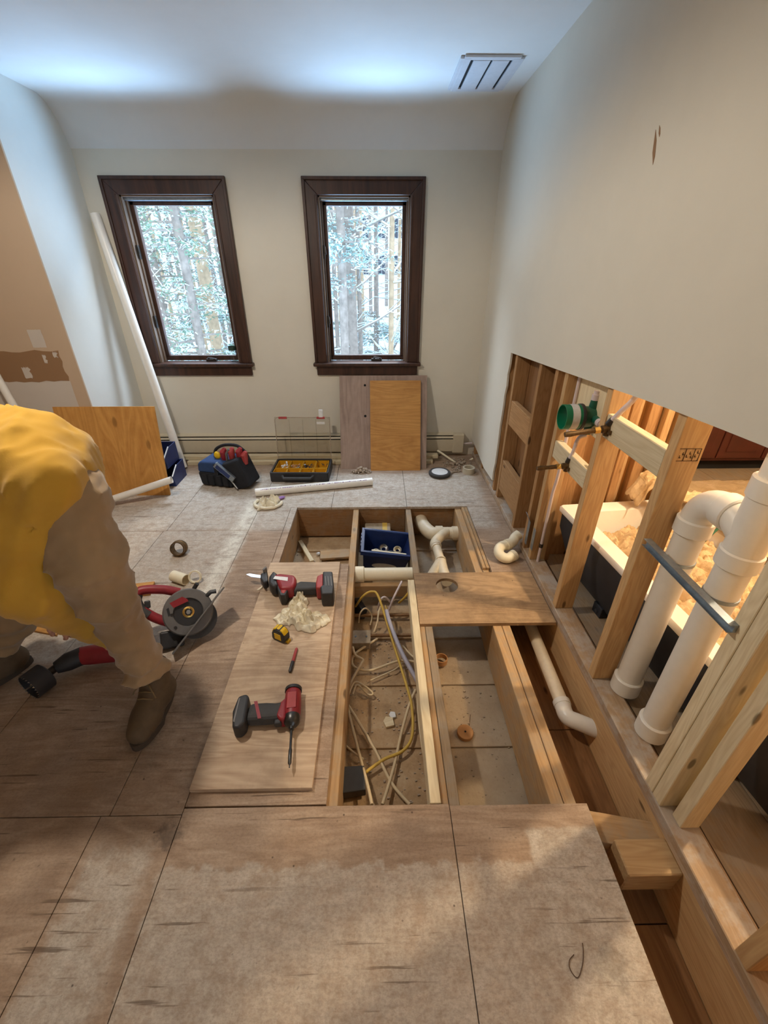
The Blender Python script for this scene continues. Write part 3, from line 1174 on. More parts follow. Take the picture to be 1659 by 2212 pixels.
# stamp on the stud face: frame lines
def stamp():
    y = 1.194
    g = G()
    def ln(x0, z0, x1, z1):
        z0, z1 = z0 + 0.065, z1 + 0.065
        g.box((min(x0, x1), y - 0.0008, min(z0, z1)), (max(x0, x1) + 0.0015, y + 0.0005, max(z0, z1) + 0.0015))
    DZ = 0.065
    for z in (0.97, 1.01):
        ln(0.915, z, 0.98, z)
    for x in (0.935, 0.962, 0.98):
        ln(x, 0.97, x, 1.01)
    for (x, z) in ((0.92, 0.98), (0.928, 0.99), (0.941, 0.982), (0.949, 0.992), (0.955, 0.98), (0.967, 0.983), (0.972, 0.995)):
        z += DZ
        g.box((x, y - 0.0008, z), (x + 0.005, y + 0.0005, z + 0.0025))
        g.box((x, y - 0.0008, z), (x + 0.0015, y + 0.0005, z + 0.009))
    g.obj('grade_stamp', 'ink', wr, 0)


stamp()

# ---- small gouges in the painted wall
def gouge(px, py, dy, dz, rot):
    p = PX(px, py, XR)
    M = T(p.x - 0.0006, p.y, p.z, rx=rot)
    G(M).prism([(-dy, -dz * 0.2), (-dy * 0.2, -dz), (dy, 0), (dy * 0.3, dz), (-dy * 0.6, dz * 0.8)], -0.0005, 0.0009, Matrix.Rotation(R(90), 4, 'Y') @ Matrix.Rotation(R(90), 4, 'Z')).obj('wall_gouge', 'torn_paper', wr, 0)


gouge(1414, 318, 0.05, 0.008, 68)
gouge(1425, 283, 0.018, 0.004, 60)

# ================================================================== SIDE ROOM beyond the studs
fs = thing('floor_side_room', None, None, T(1.0, 1.5, 0), kind='structure')
xs = [1.022, 1.25, 1.52, 1.80, 2.10, 2.45, 2.85, 3.30, 3.8]
for a, b in zip(xs[:-1], xs[1:]):
    slab('floor_plank', (a + 0.002, -0.8, -0.03), (b - 0.002, 4.0, -0.001), 'joist_grey', fs, 'Y', 0.001)
for nm, lo, hi, mt in (('wall_side_room_far', (0.99, 4.0, -0.304), (3.9, 4.1, 2.5), 'paint_tan'), ('wall_side_room_right', (3.8, -0.8, -0.304), (3.9, 4.0, 2.5), 'paint_tan'),
                       ('wall_side_room_near', (1.0, -0.9, -0.304), (3.9, -0.8, 2.5), 'paint_tan'), ('ceiling_side_room', (0.99, -0.9, 2.46), (3.9, 4.1, 2.56), 'ceiling_paint')):
    tag(G().box(lo, hi).obj(nm, mt, None, 0), kind='structure')
we = thing('wall_tub_end', None, None, T(1.0, 2.2, 0), kind='structure')
slab('sheathing', (1.0, 2.17, 0.0), (1.66, 2.19, 2.44), 'ply_tan', we, 'Z', 0.001)
for i, (x0, w, y0, m) in enumerate(((1.00, 0.038, 2.09, 'stud_wood_old'), (1.06, 0.11, 2.15, 'stud_wood_old'), (1.18, 0.04, 2.10, 'stud_wood_old'), (1.225, 0.05, 2.14, 'stud_wood'),
                                    (1.29, 0.04, 2.10, 'stud_wood_old'), (1.335, 0.038, 2.145, 'stud_wood'), (1.40, 0.06, 2.12, 'stud_wood_old'), (1.47, 0.038, 2.09, 'stud_wood'),
                                    (1.535, 0.035, 2.08, 'stud_wood'), (1.573, 0.03, 2.10, 'stud_wood_old'), (1.62, 0.038, 2.08, 'stud_wood'))):
    slab('stud', (x0, y0, 0.0), (x0 + w, 2.1695, 2.44), m, we, 'Z', 0.002)

# vanity cabinet in the room behind
vc = thing('vanity_cabinet', 'dark red-brown wooden cabinet standing in the lit room behind the studs', 'cabinet', T(3.1, 3.62, 0))
M = WM[vc]
G(M).box((-0.6, -0.25, 0.10), (0.6, 0.25, 0.85)).obj('body', 'cherry_wood', vc, 0, 0.004)
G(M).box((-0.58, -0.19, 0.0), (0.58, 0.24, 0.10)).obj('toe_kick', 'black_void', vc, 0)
G(M).box((-0.62, -0.28, 0.85), (0.62, 0.25, 0.88)).obj('top', 'tub_white', vc, 0, 0.004)
for i in range(3):
    x = -0.59 + i * 0.395
    d = G(M).box((x, -0.27, 0.13), (x + 0.385, -0.251, 0.82)).obj('door', 'cherry_wood', vc, 0, 0.004)
    G(M).box((x + 0.06, -0.276, 0.19), (x + 0.325, -0.271, 0.76)).obj('panel', 'cherry_wood', d, 0, 0.004)

# ---- bathtub
PT1, PT2 = PZ(1200, 1090, 0.42), PZ(1535, 1440, 0.42)
ang = math.degrees(math.atan2(PT2.x - PT1.x, PT1.y - PT2.y))
TUBM = T(PT1.x + 0.02, PT1.y, 0, rz=ang)
tub = thing('bathtub', 'white bathtub with a dark grey underside set between the studs', 'bathtub', TUBM)
TL, TW = 1.56, 0.74


def rr(inset, z, rad, n=6):
    x0, x1, y0, y1 = inset, TW - inset, -TL + inset, -inset
    out = []
    for (cx, cy, a0) in ((x1 - rad, y1 - rad, 0), (x0 + rad, y1 - rad, 90), (x0 + rad, y0 + rad, 180), (x1 - rad, y0 + rad, 270)):
        for k in range(n + 1):
            a = R(a0 + 90 * k / n)
            out.append((cx + rad * math.cos(a), cy + rad * math.sin(a), z))
    return out


def loft(M, loops, cap0=False, cap1=False):
    g = G(M)
    n = len(loops[0])
    v = [p for L in loops for p in L]
    f = []
    for i in range(len(loops) - 1):
        for k in range(n):
            k2 = (k + 1) % n
            f.append((i * n + k, i * n + k2, (i + 1) * n + k2, (i + 1) * n + k))
    if cap0:
        f.append(tuple(reversed(range(n))))
    if cap1:
        f.append(tuple(range((len(loops) - 1) * n, len(loops) * n)))
    return g.add(v, f)


loft(TUBM, [rr(0.003, 0.388, 0.015), rr(0, 0.392, 0.018), rr(0, 0.412, 0.018), rr(0.006, 0.42, 0.018), rr(0.078, 0.42, 0.06), rr(0.088, 0.414, 0.08), rr(0.10, 0.36, 0.10), rr(0.15, 0.12, 0.12), rr(0.19, 0.085, 0.12), rr(0.25, 0.08, 0.08)], False, True).obj('basin', 'tub_white', tub, 40)
loft(TUBM, [rr(0.012, 0.391, 0.02), rr(0.012, 0.30, 0.03), rr(0.07, 0.10, 0.05), rr(0.10, 0.045, 0.05)], False, True).obj('shell', 'tub_shell', tub, 40)
for (x, y) in ((0.13, -0.42), (0.13, -1.2), (0.60, -0.42), (0.60, -1.2)):
    G(TUBM).box((x - 0.05, y - 0.035, 0.0), (x + 0.05, y + 0.035, 0.06)).cyl((x - 0.05, y, 0.02), (x - 0.056, y, 0.02), 0.012).obj('foot', 'tub_shell', tub, 0, 0.01)

# ---- crumpled kraft paper: in the tub, and spread over the far rim and floor
def crumple(name, label, cat, f, nu, nv, amp, seed, mat='kraft_paper', thick=0.003, freq=9.0):
    r = np.random.RandomState(seed)
    U, V = np.meshgrid(np.linspace(0, 1, nu), np.linspace(0, 1, nv), indexing='ij')
    P = np.stack([np.array(a, float) + 0 * U for a in f(U, V)], -1)
    Q = P.copy(); Q[..., 2] = 0
    n = 0
    for k, s in ((1.0, freq), (0.6, freq * 2.1), (0.35, freq * 4.3)):
        w = vnoise(Q, s, seed + int(s * 10))
        n = n + k * (1 - 2 * np.abs(w))
    P[..., 2] += amp * n
    P[..., 0] += amp * 0.6 * vnoise(Q, freq * 1.3, seed + 3)
    P[..., 1] += amp * 0.6 * vnoise(Q, freq * 1.4, seed + 4)
    v = P.reshape(-1, 3)
    fcs = [(i * nv + j, (i + 1) * nv + j, (i + 1) * nv + j + 1, i * nv + j + 1) for i in range(nu - 1) for j in range(nv - 1)]
    c = v.mean(0)
    c[2] = v[:, 2].min()
    g = G(T(*c)).add(v - c, fcs)
    o = g.obj(name, mat, None, 50)
    s = o.modifiers.new('thickness', 'SOLIDIFY')
    s.thickness = thick
    if label:
        tag(o, label, cat)
    return o


def tubp(x, y, z):
    p = TUBM @ Vector((x, y, z))
    return p


def in_tub(U, V):
    x = 0.135 + U * 0.46
    y = -0.15 - V * 1.15
    z = 0.27 + 0.08 * np.sin(np.pi * U) * np.sin(np.pi * np.minimum(1, V * 1.6)) + 0.08 * U
    c, s = math.cos(R(ang)), math.sin(R(ang))
    return [TUBM.translation.x + x * c - y * s, TUBM.translation.y + x * s + y * c, z]


crumple('kraft_paper', 'crumpled brown kraft paper heaped inside the bathtub', 'paper', in_tub, 90, 200, 0.026, 3, freq=34)


def over_rim(U, V):
    x = 0.62 + U * 0.80
    y = -0.02 - V * 1.45
    z = np.where(x < 0.78, 0.46, 0.46 - (x - 0.78) * 1.6)
    z = np.maximum(z, 0.065) + 0.012 * np.sin(7 * V)
    c, s = math.cos(R(ang)), math.sin(R(ang))
    return [TUBM.translation.x + x * c - y * s, TUBM.translation.y + x * s + y * c, z]


crumple('kraft_paper', 'brown kraft paper draped over the far rim of the bathtub onto the floor', 'paper', over_rim, 120, 200, 0.013, 8, freq=30)
crumple('kraft_paper', 'brown kraft paper laid flat over the floor in front of the red-brown cabinet', 'paper', lambda U, V: [2.02 + U * 1.6, 0.4 + V * 2.75, 0.015 + 0 * U], 110, 170, 0.004, 12, freq=22)
pb = crumple('kraft_paper', 'folded scrap of kraft paper propped at the head end of the bathtub', 'paper',
             lambda U, V: [1.36 + U * 0.16, 1.93 + V * 0.12, 0.45 + 0.13 * np.sin(np.pi * U) + 0.03 * V], 24, 20, 0.010, 21, freq=60)
pl = thing('plastic_strip', 'thin green-grey plastic strip lying on the kraft paper behind the drain pipes', 'strip', Matrix.Translation(PZ(1508, 1165, 0.47)))
p0, p1, p2 = PZ(1490, 1190, 0.45), PZ(1520, 1168, 0.50), PZ(1565, 1130, 0.49)
G().tube([p0, (p0 + p1) / 2, p1, p2], 0.01, 6, True, [0.016, 0.013, 0.009, 0.004]).obj('blade', 'green_dark', pl)

# ---- drain / vent stacks standing on the plate
def hub(g, p, d, r=0.054, L=0.075):
    p, d = Vector(p), Vector(d).normalized()
    g.tube([p, p + d * 0.004, p + d * (L - 0.004), p + d * L], r, 24, True, [r - 0.004, r, r, r - 0.004])


PA, PB = PZ(1347, 1480, 0.06), PZ(1404, 1574, 0.06)
PA.x = PB.x = 1.013
zt = 0.94
st = thing('drain_stack', 'pair of thick white drain pipes joined by an elbow and tee beside the bathtub', 'pipe', T(1.0, 1.0, 0.04))
rp = 0.0445
dY = (PB.y - PA.y)
g = G().tube([(PA.x, PA.y, 0.04), (PA.x, PA.y, zt - 0.09)], rp, 28).obj('riser', 'pvc_white', st)
g = G(); hub(g, (PA.x, PA.y, 0.039), (0, 0, 1)); g.obj('coupling', 'pvc_white', st, 40)
g = G(); hub(g, (PA.x, PA.y, zt - 0.135), (0, 0, 1), L=0.055)
ctr = Vector((PA.x, PA.y - 0.085, zt - 0.085))
g.tube(arc(ctr, (0, 1, 0), (0, 0, 1), 0.085, 0, 90, 10), 0.047, 26)
hub(g, (PA.x, PA.y - 0.078, zt), (0, -1, 0), 0.0535, 0.05)
g.obj('elbow', 'pvc_white', st, 40)
g = G().tube([(PB.x, PB.y, 0.04), (PB.x, PB.y, 1.6)], rp, 28).obj('riser', 'pvc_white', st)
g = G(); hub(g, (PB.x, PB.y, 0.039), (0, 0, 1)); g.obj('coupling', 'pvc_white', st, 40)
g = G(); hub(g, (PB.x, PB.y, zt - 0.125), (0, 0, 1), 0.054, 0.055); hub(g, (PB.x, PB.y, zt + 0.09), (0, 0, 1), 0.054, 0.06)
g.tube([(PB.x, PB.y, zt - 0.09), (PB.x, PB.y, zt + 0.1)], 0.049, 26)
g.tube([(PB.x, PB.y, zt - 0.03), (PB.x, PB.y + 0.06, zt), (PB.x, PA.y - 0.10, zt)], 0.047, 24)
g.obj('sanitary_tee', 'pvc_white', st, 40)
for P, z in ((PA, PY(1413, 1212, PA.y).z), (PB, PY(1562, 1287, PB.y).z)):
    G().tube([(P.x, P.y, z), (P.x, P.y, z + 0.012)], rp + 0.003, 28).obj('band', 'galvanised', st)

# galvanised channel screwed across the studs
gb = thing('steel_channel', 'grey galvanised steel channel fixed across two studs in front of the drain pipes', 'channel', T(0.893, 0.95, 0.75))
G().box((0.892, 0.765, 0.750), (0.9015, 1.16, 0.774)).obj('web', 'galvanised', gb, 0)
G().box((0.878, 0.765, 0.772), (0.892, 1.16, 0.774)).obj('flange', 'galvanised', gb, 0)
G().box((0.878, 0.765, 0.750), (0.892, 1.16, 0.752)).obj('flange', 'galvanised', gb, 0)

# ---- shower valve
VY = 1.835
vc_ = PX(1262, 892, 0.945)
vz = vc_.z
VM = T(0.945, VY, vz)
va = thing('shower_valve', 'green plastic shower valve with plaster guard ring mounted between studs', 'valve', VM)
X90 = Matrix.Rotation(R(-90), 4, 'Y')          # local Z -> -X (towards the room)
G(VM).lathe([(0.030, -0.02), (0.045, -0.015), (0.047, 0.03), (0.040, 0.045)], X90, 24).obj('body', 'green_dark', va, 40)
G(VM).lathe([(0.058, 0.040), (0.058, 0.052), (0.050, 0.056), (0.046, 0.040)], X90, 28, True).obj('guard_flange', 'tool_black', va, 40)
gr = G(VM).lathe([(0.055, 0.052), (0.055, 0.125), (0.0515, 0.125), (0.0515, 0.052)], X90, 36, True).obj('guard_ring', 'green_plastic', va, 40)
G(VM).lathe([(0.0505, 0.060), (0.0505, 0.062), (0.0, 0.062)], X90, 30).obj('instruction_disc', 'label_white', va, 40)
G(VM).lathe([(0.0558, 0.066), (0.0558, 0.098), (0.0553, 0.098), (0.0553, 0.066)], X90, 36, True).obj('sticker', 'label_white', gr, 40)
for (dy, dz) in ((1, 0), (-1, 0), (0, 1), (0, -1)):
    G(VM).cyl((0.005, dy * 0.04, dz * 0.04), (0.005, dy * 0.078, dz * 0.078), 0.020, 0.016).obj('port', 'green_dark', va, 40)
    if (dy, dz) in ((-1, 0), (0, 1)):
        G(VM).cyl((0.005, dy * 0.075, dz * 0.075), (0.005, dy * 0.10, dz * 0.10), 0.017).cyl((0.005, dy * 0.10, dz * 0.10), (0.005, dy * 0.115, dz * 0.115), 0.012).obj('port_cap', 'pex_white', va, 40)

# ---- brass stub-outs and PEX lines
def stub(label, a, Y, outer, seed):
    pin = PX(a[0], a[1], 0.90)
    pin = Vector((0.900, Y, pin.z))
    po = PY(outer[0], outer[1], Y)
    t = thing('brass_stub_out', label, 'pipe fitting', Matrix.Translation(pin))
    pts = [pin + (po - pin) * k for k in (0, 0.1, 0.16, 0.26, 0.34, 0.5, 0.6, 0.78, 0.86, 1.0)]
    G().tube(pts, 0.010, 14, True, [0.013, 0.013, 0.010, 0.012, 0.0095, 0.0105, 0.009, 0.010, 0.012, 0.010]).obj('nipple', 'brass_old', t, 40)
    d = (pin - po).normalized()
    G().tube([pin - d * 0.05, pin - d * 0.03], 0.014, 6).obj('hex_nut', 'brass', t, 40)
    G().cyl(pin - d * 0.022, pin + d * 0.012, 0.015).cyl(pin - Vector((0, 0, 0.028)), pin + Vector((0, 0, 0.022)), 0.011).box(pin + Vector((-0.004, -0.03, -0.016)), pin + Vector((0.004, 0.03, 0.0))).obj('drop_ear_elbow', 'brass_old', t, 40)
    return pin


E1 = stub('corroded brass stub-out projecting from the pale block below the green valve', (1325, 935), 1.59, (1220, 939), 1)
E2 = stub('lower corroded brass stub-out projecting through the studs under the green valve', (1228, 1010), 1.85, (1160, 1012), 2)


def pexline(label, pts, r=0.0085, ferrules=()):
    t = thing('water_tube', label, 'tube', Matrix.Translation(Vector(pts[0])))
    G().tube(smoothpath(pts, 6), r, 12).obj('tube', 'pex_white', t, 60)
    for f in ferrules:
        p = Vector(pts[f])
        q = Vector(pts[f - 1]) if f else Vector(pts[1])
        d = (q - p).normalized()
        G().tube([p - d * 0.004, p + d * 0.02], r + 0.003, 14).obj('crimp_ring', 'dark_steel', t, 40)
    return t


pexline('whitish water tube rising from the upper brass elbow behind the drywall', [E1 + Vector((0.0, 0, 0.02)), E1 + Vector((0.02, -0.02, 0.07)), E1 + Vector((0.045, -0.06, 0.16)), E1 + Vector((0.05, -0.08, 0.32))], 0.010, (0,))
pexline('whitish water tube between the lower brass elbow and the green valve', [E2 + Vector((0.0, 0, 0.02)), E2 + Vector((0.012, -0.005, 0.07)), E2 + Vector((0.02, -0.01, 0.14)), Vector((0.95, VY, vz - 0.085))], 0.0085, (0,))
q0, q1, q2 = PX(1156, 1212, 0.945), PX(1163, 1165, 0.945), PX(1190, 1060, 0.945)
for q_ in (q0, q1, q2):
    q_.y = min(q_.y, 2.028)
q3 = Vector((0.947, 2.015, 0.62)); q4 = Vector((0.947, 2.018, 0.90))
q0.z = 0.035
pexline('long whitish water tube running up from the wall plate beside the doubled stud', [q0, (q0 + q1) / 2, q1, (q1 + q2) / 2, q2, q3, q4, q4 + Vector((0.0, 0.0, 0.25))], 0.0085, (2,))
for px, py, dz, lab in ((1140, 1150, 0.16, 'bent steel nail plate tacked to the stud above the white trap'), (1152, 1165, 0.14, 'flat steel nail plate on the stud beside the whitish water tube')):
    p = PX(px, py, 0.9005)
    t = thing('nail_plate', lab, 'nail plate', Matrix.Translation(p))
    g = G().box((p.x - 0.003, p.y - 0.017, p.z - dz / 2), (p.x - 0.001, p.y + 0.017, p.z + dz / 2))
    g.obj('plate', 'galvanised', t, 0, 0.0005)
    if 'bent' in lab:
        G().box((-0.001, -0.017, 0), (0.001, 0.017, 0.06), Matrix.Translation((p.x - 0.002, p.y, p.z + dz / 2)) @ Matrix.Rotation(R(-25), 4, 'Y')).obj('bent_tab', 'galvanised', t, 0)

# ---- white P-trap by the plate
t = thing('drain_trap', 'glossy white P-trap drain fitting lying at the foot of the stud wall', 'pipe fitting', T(0.80, 2.11, 0))
c = PZ(1093, 1190, 0.055)
uu = Vector((1, 0.25, 0)).normalized()
vv = Vector((-0.1, 0.9, 0.35)).normalized()
pth = arc(c, uu, vv, 0.046, -62, -270, 16)
pth = [p + Vector((0, 0, 0.0)) for p in pth]
first = pth[0] + (pth[0] - pth[1]).normalized() * 0.03
last = pth[-1] + (pth[-1] - pth[-2]).normalized() * 0.03
zmin = min(p.z for p in pth)
sh = Vector((0, 0, 0.0315 - zmin))
G().tube([first + sh] + [p + sh for p in pth] + [last + sh], 0.0305, 20).obj('bend', 'pvc_cream', t, 50)
G().tube([first + sh, first + sh + (pth[1] - pth[0]).normalized() * 0.022], 0.0335, 20).obj('collar', 'pvc_cream', t, 40)
e = last + sh
d2 = (pth[-1] - pth[-2]).normalized()
cc = e + Vector((0.0, 0.02, 0.012))
G().tube(smoothpath([e - d2 * 0.01, e + d2 * 0.03 + Vector((0.005, 0.012, 0.0)), e + d2 * 0.045 + Vector((0.02, 0.045, 0.012)), e + d2 * 0.045 + Vector((0.045, 0.06, 0.022))], 5), 0.031, 20).obj('street_elbow', 'pvc_cream', t, 50)
G().tube([e - d2 * 0.012, e + d2 * 0.012], 0.035, 20).obj('slip_nut', 'pvc_cream', t, 40)

# ---- drain line in the slot, turning into the rim joist
t = thing('drain_line', 'dusty white drain pipe in the floor slot turning into the rim joist', 'pipe', T(0.8, 1.4, -0.2))
a, b = PZ(1145, 1350, -0.14), PZ(1218, 1530, -0.14)
a2 = a + (a - b).normalized() * 0.35
b2 = PX(1272, 1572, 0.904)
G().tube([a2, a, b], 0.030, 22).obj('pipe', 'pvc_dusty', t, 50)
dd = (b - a).normalized()
G().tube(smoothpath([b - dd * 0.02, b + dd * 0.04, b + dd * 0.07 + Vector((0.045, 0, 0)), Vector((0.93, b.y - 0.10, -0.15))], 6), 0.0345, 22).obj('elbow', 'pvc_white', t, 50)
G().tube([b - dd * 0.035, b - dd * 0.012], 0.0375, 22).obj('hub', 'pvc_white', t, 40)

# ---- pipe crossing the middle bay
t = thing('drain_crossing', 'white drain pipe with a coupling crossing between two floor joists', 'pipe', T(0.03, 2.0, -0.1))
a, b = PZ(765, 1241, -0.075), PZ(892, 1241, -0.075)
a.x, b.x = -0.146, 0.206
b.y = a.y
G().tube([a, b], 0.041, 24).obj('pipe', 'pvc_cream', t, 50)
G().tube([a, a + Vector((0.004, 0, 0)), a + Vector((0.054, 0, 0)), a + Vector((0.058, 0, 0))], 0.05, 24, True, [0.046, 0.05, 0.05, 0.046]).obj('coupling', 'pvc_cream', t, 40)

# ---- fittings in the right-hand far bay
t = thing('drain_fittings', 'dusty cream drain elbow, tee and wye joined in the bay beside the crate', 'pipe fitting', T(0.4, 2.4, -0.22))
k0, k1, k2, k3 = PZ(905, 1108, -0.13), PZ(912, 1132, -0.13), PZ(932, 1152, -0.13), PZ(985, 1152, -0.13)
G().tube(smoothpath([k0, k1, k2, k2 + Vector((0.06, 0, 0))], 6), 0.050, 22).obj('elbow', 'pvc_dusty', t, 50)
ka = k2 + Vector((0.03, 0, 0))
G().tube([ka, k3 + Vector((0.01, 0, 0))], 0.046, 22).obj('tee', 'pvc_dusty', t, 50)
G().tube([ka, ka + Vector((0.05, 0, 0))], 0.054, 22).obj('hub', 'pvc_dusty', t, 40)
G().tube([k3 - Vector((0.03, 0, 0)), k3 + Vector((0.015, 0, 0))], 0.052, 22).obj('hub', 'pvc_dusty', t, 40)
k4, k5, k6 = PZ(968, 1148, -0.12), PZ(940, 1172, -0.12), PZ(952, 1212, -0.12)
k7 = PZ(957, 1232, -0.14)
G().tube(smoothpath([k4, (k4 + k5) / 2 + Vector((0, 0.0, 0.012)), k5, k5 + (k6 - k5) * 0.3], 6), 0.035, 20).obj('bend', 'pvc_dusty', t, 50)
G().tube([k5, k6], 0.030, 20).obj('pipe', 'pvc_dusty', t, 50)
G().tube([k5 + (k6 - k5) * 0.1, k5 + (k6 - k5) * 0.22], 0.038, 20).obj('hub', 'pvc_dusty', t, 40)
G().tube([k6 - (k6 - k5) * 0.06, k6], 0.037, 20).obj('hub', 'pvc_dusty', t, 40)
G().tube([k6, k7, k7 + Vector((0.01, -0.12, 0))], 0.034, 20).tube([k6, k7 + Vector((-0.07, -0.02, -0.02)), k7 + Vector((-0.10, -0.05, -0.04))], 0.033, 20).obj('wye', 'pvc_dusty', t, 50)

# duct and dark box behind the crate
t = thing('metal_duct', 'dusty metal duct with yellow tape down behind the blue crate', 'duct', T(0.02, 2.6, -0.24))
G().box((-0.10, 2.52, -0.25), (0.09, 2.74, -0.12)).obj('body', 'duct_foil', t, 0, 0.006)
G().box((0.03, 2.519, -0.2505), (0.065, 2.741, -0.1195)).obj('tape', 'cable_yellow', t, 0)
# ================================================================== ALONG THE WINDOW WALL
hz1 = PY(600, 944, 3.735).z
hz0 = max(0.055, PY(600, 988, 3.735).z)
bh = thing('baseboard_heater', 'long cream metal baseboard heater under the windows', 'heater', T(-0.65, 3.77, 0.05))
HX0, HX1 = -2.05, 0.80
G().box((HX0, 3.785, hz0), (HX1 - 0.09, 3.799, hz1 + 0.012)).obj('back_plate', 'heater_enamel', bh, 0, 0.002)
G().box((HX0, 3.735, hz0), (HX1 - 0.09, 3.74, hz1 - 0.032)).obj('front_cover', 'heater_enamel', bh, 0, 0.002)
G().prism([(3.735, hz1 - 0.022), (3.745, hz1 - 0.006), (3.741, hz1 - 0.004), (3.731, hz1 - 0.02)], HX0, HX1 - 0.09, Matrix(((0, 0, 1, 0), (1, 0, 0, 0), (0, 1, 0, 0), (0, 0, 0, 1)))).obj('damper', 'heater_enamel', bh, 0)
G().prism([(3.748, hz1 + 0.002), (3.799, hz1 + 0.012), (3.799, hz1 + 0.016), (3.746, hz1 + 0.006)], HX0, HX1 - 0.09, Matrix(((0, 0, 1, 0), (1, 0, 0, 0), (0, 1, 0, 0), (0, 0, 0, 1)))).obj('top_cover', 'heater_enamel', bh, 0)
G().box((HX0, 3.742, hz0 + 0.02), (HX1 - 0.09, 3.784, hz1 - 0.01)).obj('fin_element', 'black_void', bh, 0)
G().box((HX1 - 0.10, 3.728, hz0 - 0.015), (HX1, 3.799, hz1 + 0.014)).obj('end_cap', 'heater_enamel', bh, 0, 0.006)
G().cyl((HX1 - 0.01, 3.76, 0.12), (0.884, 3.76, 0.125), 0.009).obj('supply_pipe', 'pex_white', bh)

def lumber_thing(name, label, cat, p0, p1, w, t, mat, up=(0, 0, 1), group=None):
    M = frame(p0, p1, up)
    L = (Vector(p1) - Vector(p0)).length
    o = G(M).box((0, -w / 2, -t), (L, w / 2, 0)).obj(name, mat, None, 0, 0.003, 2)
    return tag(o, label, cat, group)


lumber_thing('wood_strip', 'long pale wooden strip lying on the floor along the heater', 'board', (-1.72, 3.60, 0.036), (0.50, 3.60, 0.036), 0.07, 0.036, 'stud_wood_pale')
lumber_thing('wood_strip', 'second pale wooden strip stacked on top of the one along the heater', 'board', (-1.80, 3.64, 0.0705), (0.55, 3.635, 0.0705), 0.06, 0.033, 'stud_wood_pale')

# leaning plywood pieces
def lean(name, label, x0, x1, yb, yt, zt, t, mat, holes=()):
    M = frame((x0, yb, 0), (x1, yb, 0), Vector((0, -zt, yt - yb)).cross(Vector((1, 0, 0))) * -1)
    W = x1 - x0
    up = Vector((0, yt - yb, zt))
    H = up.length
    up.normalize()
    n = Vector((1, 0, 0)).cross(up)          # towards the room (-Y, +Z)
    Mx = Matrix(((1, 0, 0, 0), (0, up.y, n.y, 0), (0, up.z, n.z, 0), (0, 0, 0, 1)))
    Mx.translation = Vector((x0, yb, 0)) - n * 0
    o = G(Mx).box((0, 0, -t), (W, H, 0)).obj(name, mat, None, 0, 0.001, 1)
    tag(o, label, 'plywood')
    for hx, hy, r in holes:
        G(Mx).cyl((hx, hy, -0.0005), (hx, hy, 0.0008), r, seg=14).obj('bored_hole', 'black_void', o)
    return Mx


a0, a1 = PZ(737, 1013), PZ(921, 1013)
lean('leaning_plywood', 'weathered grey-pink plywood panel leaning under the window without a bottle', a0.x, a1.x, 3.465, 3.755, PY(830, 811, 3.755).z, 0.018, 'ply_grey', ((0.22, 0.72, 0.010), (0.22, 0.46, 0.011), (0.30, 0.60, 0.02)))
a0, a1 = PZ(801, 1017), PZ(908, 1017)
lean('leaning_plywood', 'narrow golden plywood panel leaning in front of the grey-pink one', a0.x, a1.x, 3.425, 3.712, PY(855, 822, 3.71).z, 0.015, 'ply_tan')
lean('leaning_plywood', 'square golden plywood panel leaning at the corner of the tan wall', -2.37, -1.635, 2.985, 3.10, PY(333, 879, 3.09).z, 0.015, 'ply_fresh')

# pipes leaning and lying
def pvc(label, p0, p1, r, mat='pvc_white', wall=0.005, printed=False, name='pvc_pipe'):
    p0, p1 = Vector(p0), Vector(p1)
    t = thing(name, label, 'pipe', Matrix.Translation(p0))
    G().pipe([p0, p1], r, r - wall, 24).obj('pipe', mat, t, 40)
    if printed:
        d = (p1 - p0)
        L = d.length
        d.normalize()
        M = frame(p0, p1)
        rr_ = np.random.RandomState(4)
        g = G(M)
        x = 0.04
        while x < L - 0.05:
            w = rr_.choice([0.006, 0.009, 0.012])
            a = R(118)
            for q in range(2):
                aa = a + R(6) * q
                y0, z0 = math.cos(aa) * (r + 0.0004), math.sin(aa) * (r + 0.0004)
                if rr_.rand() < 0.75:
                    g.box((x, y0 - 0.0012, z0 - 0.0012), (x + w, y0 + 0.0012, z0 + 0.0006))
            x += w + rr_.choice([0.003, 0.004, 0.012])
        tag(g.obj('printed_line', 'print_purple', t, 0), kind='stuff')
    return t


lp0, lp1 = PZ(397, 1012), PY(205, 462, 3.76)
lp0.z = 0.012
pvc('tall white pipe leaning into the corner beside the window with the bottle', lp0, lp1, 0.033)
a, b = PZ(552, 1064, 0.032), PZ(804, 1040, 0.032)
pvc('white pipe with purple print lying on the floor before the parts organizer', a, b, 0.032, printed=True)
a, b = PY(215, 1090, 2.80), PY(371, 1036, 2.93)
a.z = max(a.z, 0.03)
pvc('short white pipe propped across the foot of the square plywood panel', a, b, 0.026)
a, b = PY(-60, 720, 3.06), PY(40, 895, 3.0)
d = (b - a)
b2 = a + d * (a.z / (a.z - b.z)) * 0.99
pvc('white pipe leaning on the tan wall above the bent-over worker', a, b2, 0.024)

